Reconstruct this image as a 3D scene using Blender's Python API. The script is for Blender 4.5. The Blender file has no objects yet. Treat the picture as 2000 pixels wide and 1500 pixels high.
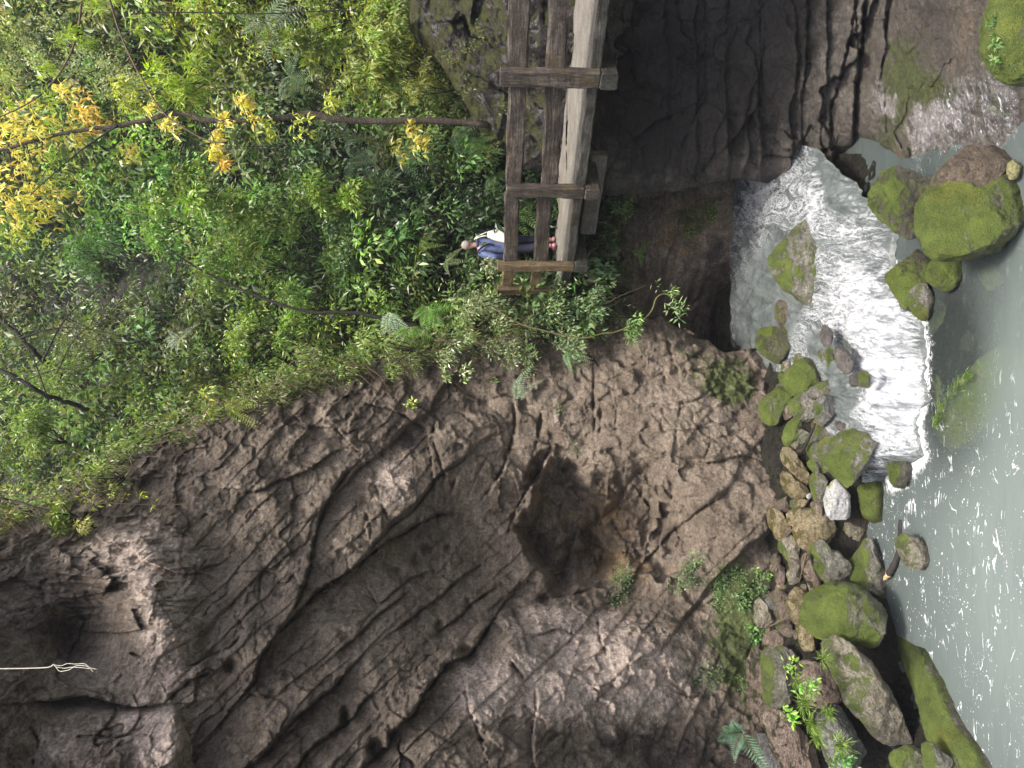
import bpy, bmesh, math, random
import numpy as np
from mathutils import Vector, Matrix

# ------------------------------------------------------------------ core
RNG = np.random.default_rng(11)
random.seed(5)
scene = bpy.context.scene
COL = scene.collection
F = 1400.0                       # focal length in photo pixels (2000 px long side)
PITCH = math.atan(75 / 1400)
# The photograph was taken upright and stored turned a quarter turn: world "down" is
# the photo's right.  Photo pixel (x, y): x runs down the world, y runs leftwards.
FWD = np.array([0, math.cos(PITCH), -math.sin(PITCH)])
RIGHT = np.array([1.0, 0, 0])
UP = np.array([0, math.sin(PITCH), math.cos(PITCH)])

def rays(x, y):
    x = np.asarray(x, float); y = np.asarray(y, float)
    a = (750.0 - y) / F; b = (1000.0 - x) / F
    d = FWD + a[..., None] * RIGHT + b[..., None] * UP
    return d / d[..., 1:2]       # unit step in world Y
def P(x, y, D):
    return rays(x, y) * np.asarray(D, float)[..., None]
def Pz(x, y, z):
    d = rays(x, y)
    return d * (np.asarray(z, float) / d[..., 2])[..., None]
def Dz(x, y, z):
    return np.asarray(z, float) / rays(x, y)[..., 2]

class TPS:
    def __init__(s, pts, reg=0.02):
        p = np.array(pts, float); s.c = p[:, :2] / 500.0; v = p[:, 2]; n = len(p)
        A = np.zeros((n + 3, n + 3)); A[:n, :n] = s.k(s.c, s.c) + reg * np.eye(n)
        A[:n, n] = 1; A[:n, n + 1:] = s.c; A[n:, :n] = A[:n, n:].T
        s.w = np.linalg.solve(A, np.r_[v, 0, 0, 0]); s.n = n
    def k(s, a, b):
        r2 = ((a[:, None] - b[None]) ** 2).sum(-1)
        return 0.5 * r2 * np.log(r2 + 1e-9)
    def __call__(s, x, y):
        x = np.asarray(x, float); sh = x.shape
        q = np.stack([x.ravel(), np.asarray(y, float).ravel()], 1) / 500.0
        out = np.empty(len(q))
        for i in range(0, len(q), 40000):
            qq = q[i:i + 40000]
            out[i:i + 40000] = s.k(qq, s.c) @ s.w[:s.n] + s.w[s.n] + qq @ s.w[s.n + 1:]
        return out.reshape(sh)

_perm = np.random.default_rng(3).permutation(256).astype(np.int64)
_perm = np.r_[_perm, _perm, _perm]
_g = np.random.default_rng(4).normal(size=(256, 3)); _g /= np.linalg.norm(_g, axis=1, keepdims=True)
def perlin(p):
    i = np.floor(p).astype(np.int64); f = p - i; i &= 255
    u = f * f * f * (f * (f * 6 - 15) + 10)
    out = 0
    for dx in (0, 1):
        for dy in (0, 1):
            for dz in (0, 1):
                h = _perm[_perm[_perm[i[:, 0] + dx & 255] + (i[:, 1] + dy & 255)] + (i[:, 2] + dz & 255)]
                g = _g[h]
                d = g[:, 0] * (f[:, 0] - dx) + g[:, 1] * (f[:, 1] - dy) + g[:, 2] * (f[:, 2] - dz)
                w = (u[:, 0] if dx else 1 - u[:, 0]) * (u[:, 1] if dy else 1 - u[:, 1]) * (u[:, 2] if dz else 1 - u[:, 2])
                out = out + w * d
    return out * 1.5
def fbm(p, oct=5, lac=2.1, gain=0.5, ridged=False):
    a = 1.0; s = 0; p = np.array(p, float)
    for o in range(oct):
        n = perlin(p + 17.3 * o)
        if ridged: n = 1 - 2 * np.abs(n)
        s = s + a * n; a *= gain; p = p * lac
    return s
def facet(p, tilt=.35, off=.5, seed=0):
    """broken-rock noise: every cell is its own tilted plane"""
    i0 = np.floor(p).astype(np.int64); best = np.full(len(p), 1e9); out = np.zeros(len(p)); sec = np.full(len(p), 1e9)
    for dx in (-1, 0, 1):
        for dy in (-1, 0, 1):
            for dz in (-1, 0, 1):
                c = i0 + np.array([dx, dy, dz]); cc = (c + seed * 7) & 255
                h = _perm[_perm[_perm[cc[:, 0]] + cc[:, 1]] + cc[:, 2]]; h2 = _perm[h + 57]
                s = c + .5 + _g[h] * .55; d = p - s; r = (d * d).sum(1)
                m = r < best; sec = np.where(m, best, np.minimum(sec, r))
                best = np.where(m, r, best)
                out = np.where(m, (_g[h2] * d).sum(1) * tilt + (_g[h2][:, 0] + _g[h][:, 1]) * .5 * off, out)
    return out, np.sqrt(sec) - np.sqrt(best)
def sstep(a, b, x):
    t = np.clip((x - a) / (b - a), 0, 1); return t * t * (3 - 2 * t)

def seg_dist(x, y, pts):
    """distance in px to a polyline, and the signed side"""
    best = np.full(x.shape, 1e9); side = np.zeros(x.shape); along = np.zeros(x.shape); L = 0
    pts = [np.array(q, float) for q in pts]
    for a, b in zip(pts[:-1], pts[1:]):
        d = b - a; l2 = d @ d
        t = np.clip(((x - a[0]) * d[0] + (y - a[1]) * d[1]) / l2, 0, 1)
        ex = x - a[0] - t * d[0]; ey = y - a[1] - t * d[1]
        r = np.sqrt(ex * ex + ey * ey); m = r < best
        best = np.where(m, r, best)
        side = np.where(m, np.sign(d[0] * ey - d[1] * ex), side)
        along = np.where(m, L + t * math.sqrt(l2), along); L += math.sqrt(l2)
    return best, side, along / L

def tag(o, label=None, cat=None, group=None, kind=None):
    if label: o['label'] = label
    if cat: o['category'] = cat
    if group: o['group'] = group
    if kind: o['kind'] = kind
    return o
def empty(name, loc):
    o = bpy.data.objects.new(name, None); COL.objects.link(o); o.location = loc
    o.empty_display_size = 0.1
    return o
def adopt(child, parent):
    child.parent = parent
    child.matrix_parent_inverse = Matrix.Translation(parent.location).inverted()
def mesh_np(name, v, quads=None, tris=None, smooth=True):
    v = np.asarray(v, np.float32)
    me = bpy.data.meshes.new(name)
    q = np.zeros((0, 4), np.int32) if quads is None else np.asarray(quads, np.int32)
    t = np.zeros((0, 3), np.int32) if tris is None else np.asarray(tris, np.int32)
    me.vertices.add(len(v)); me.vertices.foreach_set('co', v.ravel())
    nl = q.size + t.size
    me.loops.add(nl); me.loops.foreach_set('vertex_index', np.r_[q.ravel(), t.ravel()])
    me.polygons.add(len(q) + len(t))
    st = np.r_[np.arange(len(q)) * 4, q.size + np.arange(len(t)) * 3].astype(np.int32)
    me.polygons.foreach_set('loop_start', st)
    me.update(calc_edges=True)
    me.polygons.foreach_set('use_smooth', np.full(len(q) + len(t), smooth))
    me.validate()
    return me
def add_attr(me, name, vals):
    vals = np.asarray(vals, np.float32)
    if vals.ndim == 1:
        a = me.attributes.new(name, 'FLOAT', 'POINT'); a.data.foreach_set('value', vals)
    else:
        a = me.attributes.new(name, 'FLOAT_COLOR', 'POINT')
        a.data.foreach_set('color', np.c_[vals, np.ones(len(vals))].astype(np.float32).ravel())
def obj(name, me, mat=None, loc=None, parent=None):
    """link a mesh; when loc is given the vertices are re-centred on it"""
    o = bpy.data.objects.new(name, me); COL.objects.link(o)
    if mat:
        for m in (mat if isinstance(mat, (list, tuple)) else [mat]): me.materials.append(m)
    if loc is not None:
        me.transform(Matrix.Translation(-Vector(loc))); o.location = loc
    if parent is not None: adopt(o, parent)
    return o
def grid_quads(nr, nc):
    i = np.arange(nr - 1)[:, None] * nc + np.arange(nc - 1)[None]
    return np.stack([i, i + 1, i + nc + 1, i + nc], -1).reshape(-1, 4)

# ------------------------------------------------------------------ tubes
def tube_arrays(pts, rad, ns=8, wob=0.0, seed=0):
    pts = np.array(pts, float); n = len(pts); rad = np.broadcast_to(rad, (n,))
    tang = np.gradient(pts, axis=0); tang /= np.linalg.norm(tang, axis=1, keepdims=True) + 1e-9
    ref = np.array([0.3, 0.9, 0.2]); V = []
    rr = np.random.default_rng(seed)
    for i in range(n):
        a = np.cross(tang[i], ref); a /= np.linalg.norm(a) + 1e-9; b = np.cross(tang[i], a)
        th = np.arange(ns) / ns * 2 * np.pi
        r = rad[i] * (1 + wob * rr.normal(size=ns))
        V.append(pts[i] + (np.cos(th) * r)[:, None] * a + (np.sin(th) * r)[:, None] * b)
    V.append(pts[:1]); V.append(pts[-1:])
    V = np.concatenate(V)
    q = []
    for i in range(n - 1):
        for k in range(ns):
            q.append((i * ns + k, i * ns + (k + 1) % ns, (i + 1) * ns + (k + 1) % ns, (i + 1) * ns + k))
    t = []
    for k in range(ns):
        t.append((n * ns, (k + 1) % ns, k)); t.append((n * ns + 1, (n - 1) * ns + k, (n - 1) * ns + (k + 1) % ns))
    return V, np.array(q), np.array(t)
def smooth_line(pts, n):
    pts = np.array(pts, float); k = len(pts)
    t = np.linspace(0, k - 1, n); i = np.clip(t.astype(int), 0, k - 2); f = (t - i)[:, None]
    p0 = pts[np.clip(i - 1, 0, k - 1)]; p1 = pts[i]; p2 = pts[i + 1]; p3 = pts[np.clip(i + 2, 0, k - 1)]
    return 0.5 * (2 * p1 + (p2 - p0) * f + (2 * p0 - 5 * p1 + 4 * p2 - p3) * f * f + (3 * p1 - p0 - 3 * p2 + p3) * f ** 3)
def join_arrays(parts):
    V = []; Q = []; T = []; off = 0
    for v, q, t in parts:
        V.append(v)
        if q is not None and len(q): Q.append(np.asarray(q) + off)
        if t is not None and len(t): T.append(np.asarray(t) + off)
        off += len(v)
    return np.concatenate(V), (np.concatenate(Q) if Q else None), (np.concatenate(T) if T else None)
def tubes(name, lines, mat, ns=7, loc=None, parent=None, wob=0.0):
    v, q, t = join_arrays([tube_arrays(p, r, ns, wob, i) for i, (p, r) in enumerate(lines)])
    return obj(name, mesh_np(name, v, q, t), mat, loc, parent)

# ------------------------------------------------------------------ materials
def new_mat(name):
    m = bpy.data.materials.new(name); m.use_nodes = True
    nt = m.node_tree; nt.nodes.clear()
    out = nt.nodes.new('ShaderNodeOutputMaterial')
    return m, nt, out
class NB:
    def __init__(s, nt): s.nt = nt
    def n(s, t, **kw):
        x = s.nt.nodes.new(t)
        for k, v in kw.items(): setattr(x, k, v)
        return x
    def l(s, a, b): s.nt.links.new(a, b)
    def noise(s, vec, scale, detail=6, rough=0.6, dist=0.0):
        x = s.n('ShaderNodeTexNoise'); x.inputs['Scale'].default_value = scale
        x.inputs['Detail'].default_value = detail; x.inputs['Roughness'].default_value = rough
        x.inputs['Distortion'].default_value = dist
        s.l(vec, x.inputs['Vector']); return x.outputs['Fac']
    def ramp(s, fac, stops):
        x = s.n('ShaderNodeValToRGB'); e = x.color_ramp.elements
        while len(e) < len(stops): e.new(0.5)
        for el, (p, c) in zip(e, stops):
            el.position = p; el.color = (*c, 1) if len(c) == 3 else c
        s.l(fac, x.inputs['Fac']); return x.outputs['Color']
    def rampf(s, fac, a, b, inv=False):
        x = s.n('ShaderNodeMapRange'); x.interpolation_type = 'SMOOTHSTEP'
        x.inputs['From Min'].default_value = a; x.inputs['From Max'].default_value = b
        if inv: x.inputs['To Min'].default_value = 1; x.inputs['To Max'].default_value = 0
        s.l(fac, x.inputs['Value']); return x.outputs['Result']
    def mix(s, fac, a, b, mode='MIX'):
        x = s.n('ShaderNodeMix'); x.data_type = 'RGBA'; x.blend_type = mode
        for sock, v in ((x.inputs['Factor'], fac), (x.inputs['A'], a), (x.inputs['B'], b)):
            if isinstance(v, (int, float)): sock.default_value = v
            elif isinstance(v, tuple): sock.default_value = (*v, 1)
            else: s.l(v, sock)
        return x.outputs['Result']
    def math(s, op, a, b=0.0, clamp=False):
        x = s.n('ShaderNodeMath', operation=op, use_clamp=clamp)
        for sock, v in ((x.inputs[0], a), (x.inputs[1], b)):
            if isinstance(v, (int, float)): sock.default_value = v
            else: s.l(v, sock)
        return x.outputs[0]
    def attr(s, name, col=False):
        x = s.n('ShaderNodeAttribute'); x.attribute_name = name
        return x.outputs['Color'] if col else x.outputs['Fac']
    def bump(s, h, strength, dist, normal=None):
        x = s.n('ShaderNodeBump'); x.inputs['Strength'].default_value = strength; x.inputs['Distance'].default_value = dist
        s.l(h, x.inputs['Height'])
        if normal is not None: s.l(normal, x.inputs['Normal'])
        return x.outputs['Normal']
    def principled(s, out, col, rough, normal=None, spec=0.5, **kw):
        b = s.n('ShaderNodeBsdfPrincipled')
        for k, v in (('Base Color', col), ('Roughness', rough), ('Specular IOR Level', spec)):
            if isinstance(v, (int, float)): b.inputs[k].default_value = v
            elif isinstance(v, tuple): b.inputs[k].default_value = (*v, 1)
            else: s.l(v, b.inputs[k])
        if normal is not None: s.l(normal, b.inputs['Normal'])
        for k, v in kw.items(): b.inputs[k].default_value = v
        if out is not None: s.l(b.outputs[0], out.inputs['Surface'])
        return b

def rock_material(name, dark, mid, light, moss=0.0, moss_col=((.055, .085, .014), (.26, .34, .065)), wet=0.0, scale=1.0,
                  attrs=(), bump=1.0, top=True, line=False):
    m, nt, out = new_mat(name); B = NB(nt)
    tc = B.n('ShaderNodeTexCoord'); co = tc.outputs['Object']
    oi = B.n('ShaderNodeObjectInfo')
    va = B.n('ShaderNodeVectorMath', operation='ADD'); B.l(co, va.inputs[0])
    vs = B.n('ShaderNodeVectorMath', operation='SCALE'); vs.inputs[0].default_value = (31, 17, 23)
    B.l(oi.outputs['Random'], vs.inputs['Scale']); B.l(vs.outputs[0], va.inputs[1]); co = va.outputs[0]
    n1 = B.noise(co, 1.1 * scale, 9, .62, .6); n2 = B.noise(co, 7 * scale, 8, .68, .3); n3 = B.noise(co, 42 * scale, 5, .7); n4 = B.noise(co, 19 * scale, 9, .8, .4)
    mp = B.n('ShaderNodeMapping'); mp.inputs['Rotation'].default_value = (0.25, 0.55, 0.2); mp.inputs['Scale'].default_value = (1.2, 1.2, 9)
    B.l(co, mp.inputs['Vector']); ns = B.noise(mp.outputs[0], 1.0 * scale, 7, .65, .8)
    a = B.math('ADD', B.math('MULTIPLY', n1, .55), B.math('MULTIPLY', n2, .45))
    a = B.math('ADD', B.math('MULTIPLY', a, .7), B.math('MULTIPLY', ns, .3))
    c = B.ramp(a, [(.39, dark), (.5, mid), (.61, light)])
    sp = B.ramp(n3, [(.3, (.55, .55, .55)), (.5, (1, 1, 1)), (.72, (1.35, 1.33, 1.3))])
    c = B.mix(.75, c, sp, 'MULTIPLY')
    gr = B.ramp(n4, [(.38, (.50, .49, .48)), (.5, (1, 1, 1)), (.60, (1.5, 1.48, 1.45))]); c = B.mix(.85, c, gr, 'MULTIPLY'); sp = B.mix(1.0, sp, gr, 'MULTIPLY')
    for nm, (col, lo, hi, sc) in attrs:
        at = B.attr(nm)
        nn = B.noise(co, sc, 9, .72, .5)
        f = B.rampf(B.math('ADD', at, B.math('MULTIPLY', B.math('SUBTRACT', nn, .5), 1.9)), lo, hi)
        cc = B.mix(.8, col, B.ramp(n2, [(.3, (.6, .6, .6)), (.7, (1.3, 1.3, 1.3))]), 'MULTIPLY')
        cc = B.mix(.9, cc, sp, 'MULTIPLY')
        c = B.mix(f, c, cc)
    rough = .78
    if moss > 0:
        ge = B.n('ShaderNodeNewGeometry'); sx = B.n('ShaderNodeSeparateXYZ'); B.l(ge.outputs['Normal'], sx.inputs[0])
        up = B.math('MULTIPLY', sx.outputs['Z'], .55 if top else .12)
        nm = B.noise(co, 2.6 * scale, 9, .68, .7); nf = B.noise(co, 95, 3, .6)
        f = B.math('ADD', B.math('ADD', up, B.math('MULTIPLY', B.math('SUBTRACT', nm, .5), 2.3)), moss - .75)
        f = B.rampf(B.math('ADD', f, B.math('MULTIPLY', B.math('SUBTRACT', nf, .5), .5)), -.12, .22)
        if 'moss' in [k for k, _ in attrs]: pass
        big = B.noise(co, 3.5, 6, .7)
        mc = B.ramp(B.math('ADD', B.math('MULTIPLY', nf, .5), B.math('MULTIPLY', big, .5)), [(.36, moss_col[0]), (.52, tuple((x + y) / 2 for x, y in zip(*moss_col))), (.64, moss_col[1])])
        mc = B.mix(B.rampf(B.noise(co, 1.9, 4, .6), .52, .7), mc, B.mix(1.0, mc, (1.18, 1.0, .85), 'MULTIPLY'))
        fl = B.rampf(B.noise(co, 31, 4, .75), .60, .70); mc = B.mix(B.math('MULTIPLY', fl, .55), mc, (.38, .37, .27))
        c = B.mix(f, c, mc)
    if line:      # stone is dark and wet just above the pool
        gp = B.n('ShaderNodeNewGeometry'); sz = B.n('ShaderNodeSeparateXYZ'); B.l(gp.outputs['Position'], sz.inputs[0])
        c = B.mix(B.rampf(B.math('ADD', sz.outputs['Z'], B.math('MULTIPLY', n2, .10)), -5.90, -5.82), B.mix(1.0, c, (.40, .40, .38), 'MULTIPLY'), c)
    hh = B.math('ADD', B.math('MULTIPLY', n2, 1.0), B.math('MULTIPLY', n3, .35))
    hh = B.math('ADD', hh, B.math('ADD', B.math('MULTIPLY', ns, .6), B.math('MULTIPLY', n4, .8)))
    if moss > 0: hh = B.math('ADD', hh, B.math('MULTIPLY', B.math('MULTIPLY', nf, f), 1.3))
    nr = B.bump(hh, 1.0 * bump, .06)
    r = B.math('SUBTRACT', .82 - .5 * wet, B.math('MULTIPLY', n2, .25 * wet))
    B.principled(out, c, r, nr, .35 + .4 * wet)
    return m
# ------------------------------------------------------------------ setting: cliffs, bank, water
def blobs(x, y, lst):
    s = np.zeros(x.shape)
    for cx, cy, rx, ry, v in lst:
        s += v * np.exp(-((x - cx) / rx) ** 2 - ((y - cy) / ry) ** 2)
    return np.clip(s, -1, 1)

def relief(name, xr, yA, yB, nr, nc, D, disp=None, attrs=None, mat=None, wrapA=0.0, wrapB=0.0, wpx=0.0, wdir=-1):
    """solid rock surface: rows follow photo x (down), columns run yA -> yB.  wrapA/B turn the side back into depth (m)."""
    xs = np.linspace(xr[0], xr[1], nr)
    fa = yA(xs) if callable(yA) else np.full(nr, float(yA)); fb = yB(xs) if callable(yB) else np.full(nr, float(yB))
    t = np.linspace(0, 1, nc)
    X = np.repeat(xs[:, None], nc, 1); Y = fa[:, None] + (fb - fa)[:, None] * t[None]
    if wpx:
        jit = fbm(np.stack([xs / 70, xs * 0 + 3.3, xs * 0], 1), 4) * wpx
        Y = Y + jit[:, None] * np.exp(-np.abs(Y - fa[:, None]) / 60)
    d = D(X, Y); P0 = P(X, Y, d)
    if wrapA: d = d + wrapA * .16 * np.clip(1 - np.abs(Y - fa[:, None]) / 55, 0, 1) ** 2.2
    if wrapB: d = d + wrapB * .16 * np.clip(1 - np.abs(fb[:, None] - Y) / 55, 0, 1) ** 2.2
    if disp is not None:
        d = d - disp(X, Y, P0)
    V = P(X, Y, d)
    A = {k: f(X, Y, P0) for k, f in (attrs or {}).items()}
    def skirt(V, side, depth):
        e = V[:, 0] if side == 'A' else V[:, -1]
        sgn = wdir if side == 'A' else -wdir
        out = []
        for k in (.04, .12, .28, .55, 1.0):
            q = e.copy(); q[:, 0] += q[:, 0] / q[:, 1] * depth * k + sgn * depth * .15 * k; q[:, 1] += depth * k
            q += fbm(q * 1.3, 3)[:, None] * .18 * k
            out.append(q)
        return np.stack(out, 1)
    cols = [V]; ac = {k: [v] for k, v in A.items()}
    if wrapA:
        s = skirt(V, 'A', wrapA)[:, ::-1]; cols.insert(0, s)
        for k in ac: ac[k].insert(0, np.repeat(A[k][:, :1], 5, 1))
    if wrapB:
        s = skirt(V, 'B', wrapB); cols.append(s)
        for k in ac: ac[k].append(np.repeat(A[k][:, -1:], 5, 1))
    V = np.concatenate(cols, 1)
    me = mesh_np(name, V.reshape(-1, 3), grid_quads(V.shape[0], V.shape[1])[:, ::-1])
    for k in ac: add_attr(me, k, np.concatenate(ac[k], 1).ravel())
    return obj(name, me, mat)

def cut(x, y, P0, lst, warp=5):
    """grooves (cracks) in metres of depth along photo polylines"""
    wx = x + warp * fbm(np.stack([x / 75, y / 75, x * 0], -1).reshape(-1, 3), 4, gain=.42).reshape(x.shape)
    wy = y + warp * fbm(np.stack([x / 75 + 9, y / 75, x * 0 + 5], -1).reshape(-1, 3), 4, gain=.42).reshape(x.shape)
    s = np.zeros(x.shape)
    for pts, w, dep, step in lst:
        d, side, al = seg_dist(wx, wy, pts)
        taper = np.clip(np.minimum(al, 1 - al) * 6, .25, 1); brk = np.clip(.62 + 1.5 * fbm(np.stack([x / 30, y / 30, x * 0 + w], -1).reshape(-1, 3), 3).reshape(x.shape), .05, 1.5)
        s += dep * .6 * taper * brk * np.exp(-(d / (w * .24 * (.5 + brk) + .7)) ** 2)
        if step: s += 1.5 * step * side * np.exp(-d / 70) * np.where(d < 400, 1, 0) * taper
    return s

# ---- left (overhanging) cliff -------------------------------------------------
CL = TPS([(1500,1500,11.0),(1480,1300,11.3),(1500,1150,11.7),(1530,1000,11.6),(1530,900,11.8),(1490,720,12.4),(1650,900,11.6),(1650,1300,10.8),(1650,1700,10.2),
 (1250,1450,10.5),(1250,1280,10.9),(1220,800,12.7),(1150,1010,12.75),(1040,900,12.9),(1250,1080,12.2),(1000,1010,12.7),(1330,1135,12.3),(1180,1145,12.6),
 (1400,900,11.9),(1350,800,12.2),(1420,1010,11.4),(1420,1090,11.5),(1000,1250,10.9),(900,1110,12.2),(940,1030,12.9),(800,950,12.3),(800,1200,10.8),(700,1400,9.5),
 (500,1450,8.8),(500,1200,9.9),(600,1000,11.5),(400,1000,11.3),(200,1100,10.3),(200,1400,8.9),(0,1450,8.1),(0,1200,9.2),(0,1020,10.8),(-200,1300,8.0),(-200,1600,7.2),
 (700,750,13.2),(900,720,13.5),(1000,700,13.5),(1100,680,13.4),(1300,650,13.0),(1100,1400,10.0),(900,1450,9.2),(1250,1600,10.0),(900,1650,8.5),(500,1650,7.9),
 (1440,690,12.5),(300,820,12.6)], .01)
LIP = np.array([(-260,1090),(-100,1050),(0,1015),(60,1000),(120,960),(200,915),(300,855),(400,800),(500,765),(600,735),(800,690),(900,670),(1000,645),(1100,625),(1200,612),(1290,618),(1330,640),(1365,662),(1430,684),(1480,684),(1540,690),(1700,700)], float)
def lip(x): return np.interp(x, LIP[:, 0], LIP[:, 1])
CRACKS = [
 ([(448,1391),(493,1328),(507,1283),(560,1216),(612,1164),(665,1125),(690,1105),(768,1048),(845,1010),(895,1003),(935,1030)], 7, .30, .10),
 ([(562,1211),(595,1143),(616,1052),(633,1003),(655,945),(700,900)], 7, .32, .07),
 ([(490,1493),(525,1465),(584,1395),(645,1346),(698,1290)], 9, .34, .10),
 ([(540,1560),(600,1470),(690,1400),(730,1345)], 6, .2, .05),
 ([(690,1510),(757,1461),(764,1433),(810,1388),(824,1360),(852,1325),(876,1293),(915,1279),(950,1227),(981,1185)], 9, .42, .12),
 ([(325,1370),(350,1345),(371,1328),(420,1312)], 7, .25, .05),
 ([(768,1052),(760,1020),(743,982),(735,950)], 5, .18, 0), ([(722,1062),(725,1030),(712,1000)], 5, .14, 0),
 ([(600,1060),(640,1090),(672,1085),(680,1110)], 3.5, .12, 0), ([(520,1120),(560,1080),(600,1060),(605,1045)], 4, .12, 0),
 ([(500,1195),(508,1160),(512,1115)], 4, .14, 0), ([(465,1190),(475,1230),(450,1265),(400,1290),(360,1310)], 4, .14, .03),
 ([(852,816),(848,847),(859,889),(871,928),(866,959)], 5, .2, .05), ([(838,847),(845,900),(848,960),(851,995)], 5, .2, .04),
 ([(1006,784),(1008,837),(995,882),(981,921),(936,984)], 6, .26, .06), ([(1058,800),(1050,858),(1040,890)], 8, .28, 0),
 ([(930,855),(905,900),(885,950),(870,985)], 4, .12, 0), ([(960,880),(930,930),(905,985)], 4, .12, 0),
 ([(1163,725),(1160,784),(1163,844)], 8, .30, .05), ([(1172,780),(1170,850)], 7, .2, 0), ([(1206,785),(1203,840)], 4, .14, 0),
 ([(1080,870),(1050,930),(1010,1000),(990,1050)], 10, .3, .12), ([(1240,800),(1290,790),(1340,800)], 4, .1, 0),
 ([(1330,700),(1340,730),(1330,760)], 8, .2, 0), ([(1300,640),(1310,700),(1325,735)], 5, .16, 0),
 ([(1420,740),(1330,800),(1312,880)], 3, .08, 0), ([(1400,830),(1375,900)], 3, .08, 0), ([(1500,1000),(1545,950),(1560,900)], 5, .12, 0),
 ([(1320,880),(1380,905),(1450,890),(1530,910)], 5, .08, .05),
 ([(1240,1120),(1160,1150),(1100,1165),(1060,1175)], 5, .15, .08), ([(1165,1200),(1172,1250),(1190,1290)], 6, .22, .04),
 ([(1000,1290),(1012,1310),(1023,1332)], 9, .4, 0), ([(930,1400),(938,1440),(950,1450)], 8, .25, 0), ([(1045,1340),(1045,1380),(1040,1440),(1047,1500)], 5, .2, .05),
 ([(903,1320),(915,1370),(935,1430),(960,1500)], 4, .16, .04), ([(840,1350),(860,1400),(880,1440)], 4, .12, 0), ([(1040,1240),(1090,1230),(1130,1240)], 5, .16, .04),
 ([(1030,1200),(1060,1210),(1080,1235)], 4, .12, 0), ([(780,1195),(790,1240),(800,1285)], 3.5, .1, 0),
 ([(700,1150),(740,1180),(800,1130),(860,1110)], 4, .08, .03), ([(760,1240),(850,1170),(910,1120),(950,1095)], 4, .1, .05), ([(640,1290),(740,1200),(800,1150)], 4, .08, .04),
 ([(850,1240),(900,1200),(960,1150)], 4, .12, .05), ([(120,1440),(230,1440),(280,1420)], 6, .16, 0), ([(60,1420),(75,1450),(62,1500)], 5, .14, 0),
 ([(330,1375),(250,1382),(170,1360),(60,1370)], 8, .12, -.12), ([(380,1500),(370,1440),(340,1380)], 8, .14, .06), ([(255,1275),(285,1285)], 5, .2, 0),
 ([(700,780),(760,800),(820,830),(840,850)], 5, .16, .05), ([(560,800),(600,830),(660,840),(700,880)], 5, .14, .06), ([(420,950),(500,960),(600,920),(680,870)], 5, .12, .05),
]
CAVE = [(992,1050),(1025,965),(1048,885),(1105,868),(1170,895),(1270,885),(1350,935),(1385,1030),(1375,1105),(1330,1124),(1240,1130),(1160,1148),(1095,1150),(1050,1105),(1012,1080)]
def inside(x, y, poly):
    c = np.zeros(x.shape, bool)
    for (ax, ay), (bx, by) in zip(poly, poly[1:] + poly[:1]):
        c ^= ((ay > y) != (by > y)) & (x < (bx - ax) * (y - ay) / (by - ay + 1e-9) + ax)
    return c
HOLES = [(834,1076,11,13,.35),(813,1094,9,12,.3),(875,1070,7,10,.25),(859,1227,8,16,.35),(915,1181,8,14,.35),(1062,1171,12,9,.4),(1095,1143,24,18,.7),(675,1402,9,20,.4),(736,1465,16,22,.6),
 (451,1300,10,14,.35),(775,1118,14,9,.25),(911,1276,18,14,.5),(560,1320,9,9,.18),(1150,1190,10,10,.25),(1245,895,16,12,.18),(1260,1295,14,10,.2)]
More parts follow.
